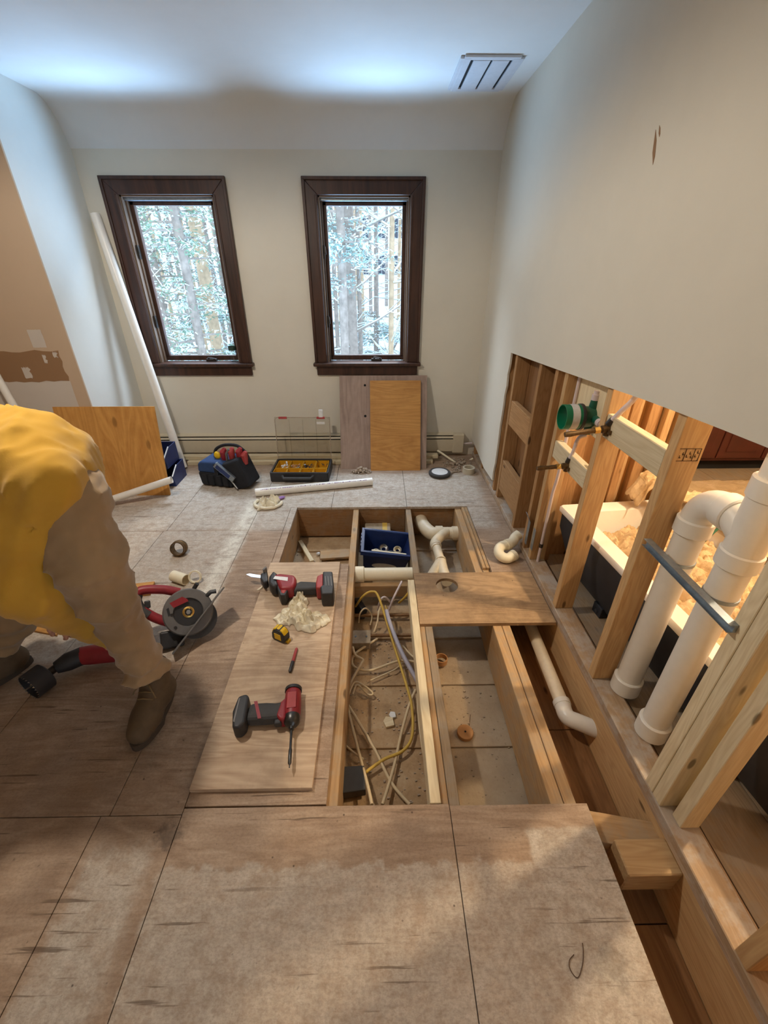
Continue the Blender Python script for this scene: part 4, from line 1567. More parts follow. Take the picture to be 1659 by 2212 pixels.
# blue stacking bins behind the plywood
def bin_(label, x, y, z, s=1.0):
    M = T(x, y, z)
    t = thing('stacking_bin', label, 'bin', M)
    w, d, h, th = 0.30 * s, 0.22, 0.15, 0.006
    g = G(M).box((-w / 2, -d / 2, 0), (w / 2, d / 2, th))
    g.box((-w / 2, d / 2 - th, 0), (w / 2, d / 2, h))
    for s_ in (-1, 1):
        x0 = s_ * (w / 2 - th / 2)
        g.prism([(-d / 2, 0), (d / 2, 0), (d / 2, h), (-d * 0.1, h), (-d / 2 - 0.02, h * 0.62)], x0 - th / 2, x0 + th / 2, Matrix(((0, 0, 1, 0), (1, 0, 0, 0), (0, 1, 0, 0), (0, 0, 0, 1))))
    g.box((-w / 2, -d / 2 - 0.003, 0), (w / 2, -d / 2 + th, h * 0.55))
    g.obj('tray', 'blue_plastic', t, 0, 0.002)
    for s_ in (-1, 1):
        x0 = s_ * (w / 2 - th / 2)
        G(M).tube([(x0, -d / 2 - 0.02, h * 0.63), (x0, -d * 0.1, h + 0.003)], 0.005, 8).obj('edge_trim', 'label_white', t)


bin_('lower blue stacking bin hidden behind the square plywood panel', -1.80, 3.255, 0.0)
bin_('upper blue stacking bin hidden behind the square plywood panel', -1.83, 3.26, 0.153)

# ---- tool bag
bx = PZ(440, 1048).x
BM = T(-1.265, 3.24, 0, rz=-14) @ Matrix.Scale(1.1, 4)
tb = thing('tool_bag', 'navy and black fabric tool bag stuffed with tools by the heater', 'bag', BM)
def rbox(g, lo, hi, X=None):
    return g.box(lo, hi, X)


G(BM).prism([(-0.145, 0), (0.11, 0), (0.13, 0.11), (-0.16, 0.11)], -0.11, 0.11, Matrix(((1, 0, 0, 0), (0, 0, -1, 0), (0, 1, 0, 0), (0, 0, 0, 1)))).obj('base', 'black_fabric', tb, 0, 0.02, 3)
G(BM).prism([(-0.158, 0.105), (0.128, 0.105), (0.10, 0.185), (0.02, 0.195), (-0.125, 0.19), (-0.15, 0.17)], -0.105, 0.105, Matrix(((1, 0, 0, 0), (0, 0, -1, 0), (0, 1, 0, 0), (0, 0, 0, 1)))).obj('upper_panel', 'blue_fabric', tb, 0, 0.018, 3)
for x in (-0.10, -0.045, 0.015, 0.07):
    G(BM).box((x - 0.02, -0.123, 0.015), (x + 0.02, -0.108, 0.10)).obj('pocket', 'black_fabric', tb, 0, 0.008, 2)
G(BM).box((-0.01, -0.118, 0.10), (0.018, -0.106, 0.185)).obj('strap', 'black_fabric', tb, 0, 0.004)
G(BM).tube(smoothpath([(-0.06, 0, 0.18), (-0.05, 0, 0.24), (-0.01, 0, 0.275), (0.05, 0, 0.295), (0.14, 0, 0.295), (0.20, 0, 0.25)], 6), 0.011, 10).obj('handle', 'black_fabric', tb)
PM = BM @ T(0.185, -0.03, 0.03, ry=-24)
G(PM).prism([(-0.065, -0.02), (0.07, -0.03), (0.085, 0.19), (-0.06, 0.20)], -0.085, 0.085, Matrix(((1, 0, 0, 0), (0, 0, -1, 0), (0, 1, 0, 0), (0, 0, 0, 1)))).obj('side_pouch', 'black_fabric', tb, 0, 0.02, 3)
for x, z, c in ((0.035, 0.235, 'tool_red'), (0.10, 0.245, 'tool_red_dusty'), (0.165, 0.25, 'tool_red'), (0.20, 0.225, 'tool_red_dusty')):
    G(BM).tube([(x, -0.03, z - 0.05), (x + 0.004, -0.035, z + 0.02), (x + 0.018, -0.03, z + 0.045)], 0.022, 10, True, [0.02, 0.026, 0.012]).obj('tool_grip', c, tb)
G(BM).tube([(0.07, -0.05, 0.17), (0.075, -0.055, 0.25), (0.10, -0.05, 0.285)], 0.009, 8).obj('tool_shaft', 'tool_grey', tb)
G(BM).sphere((-0.025, -0.02, 0.215), 0.030, sc=(0.9, 0.6, 1)).obj('yellow_roll', 'yellow_plastic', tb)
LMx = BM @ T(0.085, -0.13, 0.14, ry=40)
G(LMx).box((-0.085, -0.012, -0.022), (0.085, 0.012, 0.022)).obj('torpedo_level', 'galvanised', tb, 0, 0.004)
G(LMx).box((-0.07, -0.0128, -0.016), (0.05, -0.0118, 0.016)).obj('level_inlay', 'blue_plastic', tb, 0)
G(BM).cyl((0.11, -0.12, 0.085), (0.17, -0.14, 0.02), 0.006).obj('screwdriver_shaft', 'steel', tb)

# ---- parts organizer with its clear lid up
OX0, OX1 = PZ(583, 1040).x, PZ(712, 1040).x
OM = T((OX0 + OX1) / 2 + 0.005, 3.36, 0, rz=-1)
og = thing('parts_organizer', 'open black parts organizer with yellow bins and a raised clear lid', 'organizer', OM)
ow, od, oh = 0.47, 0.29, 0.085
g = G(OM).box((-ow / 2, -od / 2, 0), (ow / 2, od / 2, 0.008))
for s in (-1, 1):
    g.box((s * ow / 2 - 0.008, -od / 2, 0), (s * ow / 2 + 0.008, od / 2, oh))
    g.box((-ow / 2, s * od / 2 - 0.008, 0), (ow / 2, s * od / 2 + 0.008, oh))
g.obj('case', 'tool_black', og, 0, 0.006, 2)
k = G(OM)
k.tube([(-0.14, -od / 2 - 0.005, 0.055), (-0.125, -od / 2 - 0.035, 0.045), (0.10, -od / 2 - 0.035, 0.045), (0.115, -od / 2 - 0.005, 0.055)], 0.013, 10)
k.obj('handle', 'tool_rubber', og)
for i in range(4):
    for j in range(2):
        x0 = -ow / 2 + 0.012 + i * 0.1115
        y0 = -od / 2 + 0.012 + (0 if j == 0 else 0.10)
        y1 = y0 + (0.095 if j == 0 else 0.165)
        b = G(OM).box((x0, y0, 0.010), (x0 + 0.108, y1, 0.014))
        for (p, q) in (((x0, y0), (x0 + 0.003, y1)), ((x0 + 0.105, y0), (x0 + 0.108, y1)), ((x0, y0), (x0 + 0.108, y0 + 0.003)), ((x0, y1 - 0.003), (x0 + 0.108, y1))):
            b.box((p[0], p[1], 0.010), (q[0], q[1], 0.074))
        b.obj('bin', 'yellow_bin', og, 0)
for (cx, cy, n, mt, seed) in ((0.055, 0.0, 60, 'tool_black', 1), (-0.06, 0.02, 18, 'orange_sponge', 2), (-0.15, 0.05, 14, 'label_white', 3), (0.165, 0.07, 10, 'tool_black', 4), (-0.02, 0.0, 10, 'steel', 5)):
    r_ = np.random.RandomState(seed)
    g = G(OM)
    for q in range(n):
        x, y = cx + r_.uniform(-0.04, 0.04), cy + r_.uniform(-0.035, 0.05)
        a = r_.uniform(0, 6.28)
        L = r_.uniform(0.012, 0.022)
        z = 0.05 + r_.uniform(-0.01, 0.02)
        g.cyl((x, y, z), (x + math.cos(a) * L, y + math.sin(a) * L, z + r_.uniform(-0.004, 0.016)), 0.0022 if mt == 'tool_black' else 0.007, seg=6)
    tag(g.obj('fasteners', mt, og, 30), kind='stuff')
# lid standing up, a shallow clear shell with ribs
LM = OM @ T(0, od / 2 + 0.002, oh, rx=-8)
lh = 0.36
g = G(LM).box((-ow / 2, 0.026, 0.0), (ow / 2, 0.029, lh))
for s in (-1, 1):
    g.box((s * ow / 2 - 0.0015, 0, 0), (s * ow / 2 + 0.0015, 0.029, lh))
g.box((-ow / 2, 0, lh - 0.003), (ow / 2, 0.029, lh))
for x in (-0.115, 0.0, 0.115):
    g.box((x - 0.0012, 0.010, 0.02), (x + 0.0012, 0.026, lh - 0.02))
g.obj('lid', 'clear_plastic', og, 0)
fr = G(LM)
fr.tube([(-ow / 2, 0.002, 0), (-ow / 2, 0.002, lh - 0.02), (-ow / 2 + 0.02, 0.002, lh), (ow / 2 - 0.02, 0.002, lh), (ow / 2, 0.002, lh - 0.02), (ow / 2, 0.002, 0)], 0.003, 8)
fr.obj('lid_rim', 'debris_dust', og)
for x in (-0.165, 0.16):
    G(LM).box((x - 0.035, -0.004, lh - 0.012), (x + 0.035, 0.016, lh + 0.006)).obj('hinge_pad', 'tool_red_dusty', og, 0, 0.003)
G(LM).box((0.145, -0.004, lh), (0.18, 0.012, lh + 0.065)).obj('latch', 'label_white', og, 0, 0.003)
G(LM).box((0.12, 0.02, lh - 0.06), (0.19, 0.0255, lh - 0.04)).obj('label_plate', 'label_white', og, 0)

# ---- dust, reel, tape roll and rubble in the corner
def pile(name, label, c, rx, ry, h, n, seed, mat='debris_dust'):
    r_ = np.random.RandomState(seed)
    g = G(T(*c))
    for q in range(n):
        a, rr_ = r_.uniform(0, 6.28), math.sqrt(r_.rand())
        s = r_.uniform(0.006, 0.02) * (1.3 - rr_)
        x, y = rx * rr_ * math.cos(a), ry * rr_ * math.sin(a)
        g.sphere((x, y, max(s * 0.6, h * (1 - rr_) * r_.uniform(0.3, 1))), s, 7, 5, (1, r_.uniform(0.6, 1.2), r_.uniform(0.5, 1)))
    o = g.obj(name, mat, None, 60)
    return tag(o, label, 'debris', kind='stuff')


p = PZ(780, 1024)
pile('lint_heap', 'heap of grey lint and dust at the foot of the plywood panel', (p.x, 3.385, 0), 0.10, 0.035, 0.06, 130, 2)
p = PZ(1000, 1012)
pile('rubble', 'scattered plaster rubble and dust in the corner under the heater end', (0.72, 3.55, 0), 0.15, 0.17, 0.03, 110, 3)
p = PZ(950, 1028)
RM = T(p.x, p.y + 0.02, 0)
t = thing('tape_reel', 'flat round black reel with a white face lying by the corner', 'reel', RM)
G(RM).lathe([(0.05, 0.0), (0.088, 0.002), (0.094, 0.012), (0.094, 0.026), (0.086, 0.034), (0.072, 0.034), (0.070, 0.030), (0, 0.030)], None, 36).obj('rim', 'tool_rubber', t, 40)
G(RM).lathe([(0.069, 0.030), (0.069, 0.0325), (0.02, 0.034), (0, 0.034)], None, 32).obj('face', 'label_white', t, 40)
q = PZ(1004, 1019) - PZ(950, 1028)
G(RM).tube([(0.085, 0, 0.012), (q.x * 0.55, q.y * 0.5, 0.008), (q.x * 0.85, q.y * 0.8, 0.006)], 0.006, 8).obj('strap', 'debris_dust', t)
p = PZ(1014, 1026)
RM = T(p.x, p.y + 0.05, 0)
t = thing('tape_roll', 'dusty cream roll of tape standing flat beside the black reel', 'tape', RM)
G(RM).lathe([(0.052, 0), (0.052, 0.05), (0.038, 0.05), (0.038, 0)], None, 28, True).obj('roll', 'tape_roll', t, 40)
for (a, b, lab) in (((945, 973), (985, 1000), 'thin white tube offcut slanting down by the heater end'), ((1000, 1003), (1022, 990), 'short bent cable end poking from the corner rubble')):
    pa, pb = PY(*a, 3.66), PZ(*b, 0.012)
    o = G(Matrix.Translation(pb)).tube([pa - pb, Vector((0, 0, 0))], 0.009, 10).obj('tube_offcut', 'pvc_cream', None)
    tag(o, lab, 'tube')

# ---- soft things: rags
def rag(name, label, cat, c, sx, sy, h, seed, mat='rag_cream', rz=0.0, lobes=3, res=70):
    r_ = np.random.RandomState(seed)
    ph = r_.uniform(0, 6.28, 6)
    U, V = np.meshgrid(np.linspace(-1, 1, res), np.linspace(-1, 1, res), indexing='ij')
    rad = np.sqrt(U ** 2 + V ** 2)
    a = np.arctan2(V, U)
    edge = 1 + 0.22 * np.sin(lobes * a + ph[0]) + 0.12 * np.sin((lobes + 2) * a + ph[1])
    sq = np.maximum(np.abs(U), np.abs(V)) / np.maximum(rad, 1e-6)
    X = U * sq * edge * sx
    Y = V * sq * edge * sy
    rr_ = np.clip(rad * sq, 0, 1)
    P = np.stack([X, Y, 0 * X], -1)
    n = 0.75 * np.clip(1 - 1.7 * np.abs(vnoise(P, 55, seed)), 0, 1) + 0.40 * np.clip(1 - 1.7 * np.abs(vnoise(P, 120, seed + 1)), 0, 1) + 0.2 * np.clip(1 - 1.7 * np.abs(vnoise(P, 240, seed + 2)), 0, 1)
    Z = 0.003 + h * (1 - rr_ ** 4) * (0.10 + 1.1 * n)
    X = X + 0.014 * vnoise(P, 95, seed + 5)
    Y = Y + 0.014 * vnoise(P, 90, seed + 6)
    v = np.stack([X, Y, Z], -1).reshape(-1, 3)
    f = [(i * res + j, (i + 1) * res + j, (i + 1) * res + j + 1, i * res + j + 1) for i in range(res - 1) for j in range(res - 1)]
    o = G(T(*c, rz=rz)).add(v, f).obj(name, mat, None, 60)
    s = o.modifiers.new('thickness', 'SOLIDIFY')
    s.thickness = 0.0025
    s.offset = -1
    return tag(o, label, cat)


p = PZ(640, 1330, 0.019)
rag('canvas_rag', 'crumpled cream canvas rag beside the yellow tape measure', 'rag', (p.x + 0.03, p.y - 0.03, 0.019), 0.115, 0.085, 0.044, 5, rz=-20, lobes=2)
rag('canvas_rag', 'tongue of cream cloth poking out from under the reciprocating saw', 'rag', (p.x - 0.0, p.y + 0.085, 0.019), 0.05, 0.075, 0.042, 9, rz=15, lobes=2, res=50)
p = PZ(580, 1090)
t = rag('cloth_strip', 'twisted dirty-white cloth strip near the white printed pipe', 'rag', (p.x, p.y, 0.0), 0.085, 0.075, 0.05, 7, rz=35, lobes=4)
pr = [p + Vector((math.cos(a) * 0.10, math.sin(a) * 0.085, 0.015)) for a in np.linspace(2.6, 6.4, 12)]
G(WM[t]).tube([WM[t].inverted() @ q for q in pr], 0.012, 8).obj('twisted_edge', 'rag_cream', t)
q = PZ(608, 1075, 0.012)
G(WM[t]).sphere(WM[t].inverted() @ q, 0.022, 8, 6, (1.4, 0.8, 0.5)).obj('purple_tag', 'print_purple', t)

# ---- loose fittings on the pale floor
p = PZ(390, 1197)
M = T(p.x, p.y, 0.0)
o = G(M).lathe([(0.046, 0.0), (0.048, 0.02), (0.044, 0.024), (0.044, 0.05), (0.038, 0.05), (0.038, 0.0)], Matrix.Translation((0, 0, 0.046)) @ Matrix.Rotation(R(70), 4, 'X') @ Matrix.Translation((0, 0, -0.025)), 26, True).obj('pipe_coupling', 'brass_old', None, 40)
tag(o, 'small dark metal coupling ring standing on the pale floor', 'pipe fitting')
a, b = PZ(373, 1243, 0.031), PZ(403, 1253, 0.031)
ct = (a + b) / 2
dr = (b - a).normalized()
o = G(Matrix.Translation((ct.x, ct.y, 0))).pipe([Vector((0, 0, 0.031)) - dr * 0.048, Vector((0, 0, 0.031)) + dr * 0.048], 0.031, 0.027, 24).obj('pipe_offcut', 'pvc_cream', None, 40)
tag(o, 'short cream pipe offcut lying beside the circular saw', 'pipe')
p = PZ(424, 1256, 0.0)
o = G(T(p.x, p.y, 0)).lathe([(0.036, -0.008), (0.036, 0.008), (0.029, 0.008), (0.029, -0.008)], Matrix.Translation((0, 0, 0.034)) @ Matrix.Rotation(R(62), 4, 'X'), 26, True).obj('pipe_ring', 'pvc_cream', None, 40)
tag(o, 'thin cream ring cut from a pipe next to the short offcut', 'pipe')

# ================================================================== RAISED PLYWOOD SHEET AND TOOLS ON IT
SH = 0.019
mid = Vector(((-0.652 - 0.232) / 2, 1.428, SH))
o = G(Matrix.Translation(mid)).box((-0.648 - mid.x, 0.787 - mid.y, -SH + 0.0006), (-0.232 - mid.x, 2.066 - mid.y, 0)).obj('plywood_sheet', 'ply_sheet', None, 0, 0.001, 1)
tag(o, 'loose plywood sheet lying on the floor with the saw and driver on it', 'plywood')


def pxpoly(pts, z, M):
    inv = M.inverted()
    out = [inv @ PZ(x, y, z) for x, y in pts]
    a = sum(out[i].x * out[(i + 1) % len(out)].y - out[(i + 1) % len(out)].x * out[i].y for i in range(len(out)))
    if a < 0:
        out.reverse()
    return [(p.x, p.y) for p in out]


def zp(ox, oy, k, pts):
    return [(ox + x * k, oy + y * k) for x, y in pts]


# reciprocating saw, lying on its side (outline read at mid thickness)
c = PZ(630, 1265, SH)
SM = T(c.x, c.y, SH)
rs = thing('reciprocating_saw', 'dusty red and black cordless reciprocating saw lying on the plywood sheet', 'saw', SM)
K = 220 / 1659
Q = lambda pts: zp(520, 1220, K, pts)
zz = SH + 0.05
def part(name, pts, z0, z1, mat, zq, bev=0.008, par=None, M=None):
    M = M or SM
    return G(M).prism(pxpoly(Q(pts), zq, M), z0, z1).obj(name, mat, par or rs, 40, bev, 3)


part('motor_housing', [(530, 200), (640, 170), (880, 195), (910, 250), (905, 330), (860, 420), (640, 430), (600, 330)], 0.006, 0.085, 'tool_red', 0.085, 0.018)
part('label_panel', [(560, 195), (770, 215), (765, 275), (530, 240)], 0.0848, 0.0862, 'label_white', 0.10, 0.0)
part('gear_nose', [(470, 250), (540, 150), (600, 200), (620, 400), (520, 420), (460, 360)], 0.010, 0.080, 'tool_black', 0.07, 0.014)
part('lower_housing', [(610, 330), (640, 420), (830, 420), (810, 470), (740, 600), (660, 600), (610, 480)], 0.0, 0.070, 'tool_black', 0.045, 0.016)
part('trigger_guard', [(650, 430), (800, 420), (780, 480), (720, 560), (660, 540)], 0.012, 0.073, 'tool_red_dusty', 0.055, 0.010)
part('grip', [(820, 400), (980, 320), (1250, 335), (1250, 440), (930, 460), (880, 490)], 0.012, 0.062, 'tool_rubber', 0.055, 0.02)
part('battery_mount', [(1250, 235), (1345, 190), (1345, 430), (1230, 430), (1230, 330)], 0.004, 0.086, 'tool_red_dusty', 0.08, 0.008)
bt = part('battery', [(1345, 190), (1500, 190), (1525, 430), (1510, 560), (1320, 560), (1300, 440), (1345, 410)], 0.0, 0.088, 'tool_black', 0.07, 0.008)
for i in range(3):
    part('battery_rib', [(1370 + i * 45, 205), (1385 + i * 45, 205), (1400 + i * 45, 360), (1385 + i * 45, 360)], 0.0878, 0.0892, 'tool_grey', 0.10, 0.0, bt)
part('blade_clamp', [(340, 210), (440, 190), (460, 340), (380, 370), (330, 290)], 0.015, 0.065, 'tool_black', 0.05, 0.008)
part('shoe', [(370, 170), (430, 120), (440, 140), (390, 190)], 0.006, 0.085, 'tool_grey', 0.06, 0.003)
part('blade', [(95, 190), (150, 175), (340, 205), (340, 250), (180, 230)], 0.038, 0.0405, 'steel', 0.045, 0.0)
part('lanyard', [(260, 420), (330, 370), (355, 345), (360, 375), (300, 425)], 0.0, 0.008, 'rag_cream', 0.02, 0.003)

# impact driver lying on its side, long spade bit
c = PZ(632, 1530, SH + 0.035)
DM = T(c.x, c.y, SH, rz=7)
dv = thing('impact_driver', 'compact red and black impact driver with a long spade bit', 'drill', DM)
XF = Matrix.Translation((0, 0, 0.035)) @ Matrix.Rotation(R(90), 4, 'X')     # local Z -> -Y
G(DM).lathe([(0.012, -0.095), (0.024, -0.088), (0.031, -0.07), (0.033, -0.03), (0.033, 0.02), (0.030, 0.035)], XF, 28).obj('housing', 'tool_red', dv, 50)
G(DM).lathe([(0.034, -0.088), (0.034, -0.075)], XF, 28).obj('rear_ring', 'tool_black', dv, 40)
G(DM).lathe([(0.030, 0.034), (0.031, 0.04), (0.029, 0.062), (0.020, 0.074), (0.010, 0.080), (0.010, 0.09), (0.0, 0.09)], XF, 28).obj('nose', 'dark_steel', dv, 40)
G(DM).lathe([(0.0045, 0.085), (0.0045, 0.16), (0.0065, 0.17), (0.0065, 0.215), (0.002, 0.222), (0.002, 0.23), (0, 0.232)], XF, 10).obj('spade_bit', 'dark_steel', dv, 40)
G(DM).box((-0.018, -0.02, 0.0675), (0.016, 0.05, 0.0695)).obj('badge', 'tool_red_dusty', dv, 0)
h = G(DM).prism([(-0.02, -0.048), (-0.02, 0.035), (-0.055, 0.022), (-0.10, 0.030), (-0.165, 0.034), (-0.175, -0.040), (-0.10, -0.046)], 0.006, 0.058).obj('grip', 'tool_rubber', dv, 0, 0.018, 3)
G(DM).prism([(-0.02, -0.055), (-0.02, 0.045), (-0.045, 0.02), (-0.06, -0.035), (-0.04, -0.06)], 0.004, 0.060).obj('grip_shoulder', 'tool_red', dv, 0, 0.012, 3)
G(DM).prism([(-0.125, -0.043), (-0.112, -0.043), (-0.135, 0.034), (-0.148, 0.034)], 0.0565, 0.0592).obj('grip_stripe', 'tool_red', dv, 0)
G(DM).box((-0.066, -0.064, 0.018), (-0.038, -0.042, 0.046)).obj('trigger', 'tool_black', dv, 0, 0.006)
G(DM).prism([(-0.168, -0.058), (-0.166, 0.052), (-0.180, 0.068), (-0.210, 0.060), (-0.222, -0.005), (-0.212, -0.075), (-0.185, -0.078)], 0.0, 0.070).obj('battery', 'tool_black', dv, 0, 0.012, 3)
G(DM).prism([(-0.206, 0.045), (-0.200, 0.050), (-0.206, -0.055), (-0.212, -0.05)], 0.0695, 0.0712).obj('battery_stripe', 'tool_grey', dv, 0)

# tape measure
p = PZ(607, 1385, SH)
TM = T(p.x, p.y + 0.015, SH, rz=-28)
tm = thing('tape_measure', 'yellow and black tape measure standing on the plywood sheet', 'tape measure', TM)
prof = [(-0.034, 0.0), (0.03, 0.0), (0.036, 0.010), (0.036, 0.045), (0.024, 0.066), (0.0, 0.074), (-0.024, 0.066), (-0.036, 0.045), (-0.040, 0.012)]
YX = Matrix(((1, 0, 0, 0), (0, 0, -1, 0), (0, 1, 0, 0), (0, 0, 0, 1)))
G(TM).prism(prof, -0.022, 0.022, YX).obj('case', 'tool_black', tm, 0, 0.006, 2)
G(TM).prism([(x * 1.06, z * 1.04) for x, z in prof if z > 0.011], -0.016, 0.016, YX @ Matrix.Translation((0, 0.0022, 0))).obj('shell', 'yellow_plastic', tm, 0, 0.004, 2)
G(TM).box((-0.012, -0.0175, 0.052), (0.014, 0.0175, 0.0765)).obj('lock_button', 'tool_black', tm, 0, 0.003)
G(TM).box((0.03, -0.012, 0.004), (0.046, 0.012, 0.008)).box((0.043, -0.012, 0.0), (0.046, 0.012, 0.012)).obj('hook', 'yellow_plastic', tm, 0)
G(TM).box((-0.02, -0.0235, 0.015), (0.018, -0.0215, 0.05)).obj('side_label', 'yellow_plastic', tm, 0, 0.001)

# red marker
a, b = PZ(626, 1452, SH + 0.007), PZ(641, 1400, SH + 0.007)
t = thing('marker_pen', 'thin red marker pen with a black cap on the plywood sheet', 'pen', Matrix.Translation(Vector((a.x, a.y, SH))))
m_ = a + (b - a) * 0.42
G().tube([m_, b - (b - a) * 0.05, b], 0.007, 14, True, [0.007, 0.0065, 0.004]).obj('barrel', 'tool_red_dusty', t, 40)
G().tube([a, a + (b - a) * 0.05, m_], 0.0078, 14, True, [0.005, 0.0078, 0.0078]).obj('cap', 'tool_black', t, 40)

# ---- circular saw resting on its shoe edge, blade side up
cs = PZ(407, 1322, 0.145)
nz_ = (Vector((0.0, 0.0, CAMH)) - cs).normalized()
ex_ = Vector((0, 0, 1)).cross(nz_).normalized()
ey_ = nz_.cross(ex_)
CM = Matrix((ex_, ey_, nz_)).transposed().to_4x4() @ T(0, 0, 0, rz=-10)
CM.translation = cs
sw = thing('circular_saw', 'grey and red cordless circular saw tilted up on the floor', 'saw', CM)
G(CM).lathe([(0.0, -0.030), (0.108, -0.030), (0.110, -0.02), (0.110, 0.0), (0.104, 0.008), (0.066, 0.010), (0.064, 0.0), (0.060, -0.004), (0.0, -0.004)], None, 44).obj('upper_guard', 'tool_grey', sw, 40)
G(CM).lathe([(0.063, -0.003), (0.063, 0.0), (0.0, 0.0)], None, 36).obj('blade', 'tool_black', sw, 40)
G(CM).lathe([(0.026, 0.0), (0.026, 0.004), (0.020, 0.006), (0.016, 0.004), (0.016, 0.0)], None, 24, True).obj('flange_washer', 'brass', sw, 40)
G(CM).lathe([(0.013, 0.0), (0.013, 0.010), (0.010, 0.013), (0, 0.013)], None, 6).obj('arbor_bolt', 'steel', sw, 40)
d = Vector((0.235, 0.245, 0)).normalized()
nn = Vector((d.y, -d.x, 0))
c0 = Vector((-0.085, -0.17, 0)); c1 = Vector((0.165, 0.088, 0))
Xs = Matrix((d, nn, Vector((0, 0, 1)))).transposed().to_4x4()
Xs.translation = c0
Ls = (c1 - c0).length
G(CM).box((0, 0, -0.085), (Ls, 0.007, 0.035), Xs).obj('shoe', 'tool_grey', sw, 0, 0.002)
G(CM).lathe([(0.0, -0.016), (0.094, -0.016), (0.094, -0.006), (0.0, -0.006)], Matrix.Translation((0.03, -0.035, 0)), 36).obj('lower_guard', 'tool_black', sw, 40)
G(CM).prism([(-0.075, 0.055), (-0.02, 0.075), (0.0, 0.062), (0.005, 0.05), (-0.06, 0.03)], 0.009, 0.0105).obj('badge', 'tool_red', sw, 0)
G(CM).lathe([(0.0, -0.13), (0.045, -0.13), (0.05, -0.12), (0.05, -0.03), (0.0, -0.03)], Matrix.Translation((-0.02, -0.02, 0)), 28).obj('motor', 'tool_red', sw, 40)
G(CM).tube(smoothpath([(-0.03, 0.098, -0.045), (-0.10, 0.125, -0.045), (-0.19, 0.135, -0.045), (-0.215, 0.10, -0.045), (-0.195, 0.05, -0.045), (-0.14, 0.0, -0.045), (-0.09, -0.03, -0.045)], 6), 0.022, 14).obj('handle', 'tool_red', sw, 50)
G(CM).tube(smoothpath([(-0.205, 0.12, -0.044), (-0.212, 0.09, -0.044), (-0.195, 0.045, -0.044), (-0.165, 0.015, -0.044)], 6), 0.0245, 14).obj('grip', 'tool_rubber', sw, 50)
G(CM).box((-0.18, 0.05, -0.055), (-0.155, 0.085, -0.035)).obj('trigger', 'tool_black', sw, 0, 0.005)
G(CM).cyl((0.035, 0.105, -0.01), (0.05, 0.125, 0.005), 0.01).tube([(0.085, 0.06, 0.0), (0.105, 0.075, 0.01), (0.13, 0.075, 0.01)], 0.010, 8).obj('depth_lever', 'tool_black', sw, 40)
for (x, y) in ((-0.07, 0.0), (-0.06, -0.06), (-0.065, -0.125)):
    G(CM).cyl((x, y, 0.006), (x, y, 0.012), 0.007, seg=12).obj('screw', 'dark_steel', sw, 40)
G(CM).prism([(-0.09, 0.03), (-0.08, 0.035), (-0.075, 0.0), (-0.085, -0.005)], 0.0085, 0.0105).obj('vent_slot', 'tool_black', sw, 0)
G(CM).box((-0.13, -0.15, -0.10), (-0.03, -0.07, -0.035)).obj('battery', 'tool_black', sw, 0, 0.008)

# ---- drill with hole saw in the worker's hand
h0 = PZ(285, 1405, 0.075); h1 = PZ(172, 1417, 0.065); h2 = PZ(120, 1443, 0.062); h3 = PZ(78, 1474, 0.063)
dr_ = thing('hole_saw_drill', 'red and black cordless drill with a black hole saw under the worker\'s hand', 'drill', Matrix.Translation(Vector((h1.x, h1.y, 0))))
G().tube([h0, h0 + (h1 - h0) * 0.1, h0 + (h1 - h0) * 0.8, h1], 0.045, 20, True, [0.03, 0.042, 0.042, 0.038]).obj('motor_housing', 'tool_red', dr_, 50)
G().tube([h1 + (h0 - h1) * 0.06, h1 + (h2 - h1) * 0.5, h2], 0.036, 20, True, [0.040, 0.040, 0.026]).obj('gearbox', 'tool_black', dr_, 50)
G().tube([h2 - (h3 - h2) * 0.1, h2 + (h3 - h2) * 0.45], 0.017, 14).obj('chuck', 'dark_steel', dr_, 50)
hd = (h3 - h2).normalized()
cb = h2 + (h3 - h2) * 0.45
Hm = frame(cb, cb + hd)
Xh = Hm @ Matrix(((0, 0, 1, 0), (1, 0, 0, 0), (0, 1, 0, 0), (0, 0, 0, 1)))
G().lathe([(0.0, 0.0), (0.054, 0.0), (0.058, 0.004), (0.058, 0.072), (0.055, 0.072), (0.055, 0.008), (0.0, 0.008)], Xh, 36).obj('hole_saw', 'tool_black', dr_, 40)
g = G()
for k in range(26):
    a = 2 * math.pi * k / 26
    g.add([Xh @ Vector((0.0565 * math.cos(a + q), 0.0565 * math.sin(a + q), z)) for q, z in ((-0.09, 0.071), (0.09, 0.071), (0.07, 0.078))], [(0, 1, 2)])
g.obj('teeth', 'steel', dr_, 0)
G().cyl(cb + hd * 0.008, cb + hd * 0.085, 0.004).obj('pilot_bit', 'steel', dr_)
bq = PZ(215, 1385, 0.10)
G().tube([h0 + (h1 - h0) * 0.35, bq + Vector((0.02, 0.10, -0.03)), bq + Vector((0.03, 0.17, -0.055))], 0.026, 14).obj('grip', 'tool_rubber', dr_, 50)
G(Matrix.Translation(bq + Vector((0.03, 0.19, -0.098)))).box((-0.045, -0.035, 0), (0.045, 0.06, 0.06)).obj('battery', 'tool_black', dr_, 0, 0.008)
lp = PZ(185, 1429, 0.055)
G(Matrix.Translation(lp)).sphere((0, 0, 0), 0.006, 10, 8).obj('led', 'led_white', dr_)

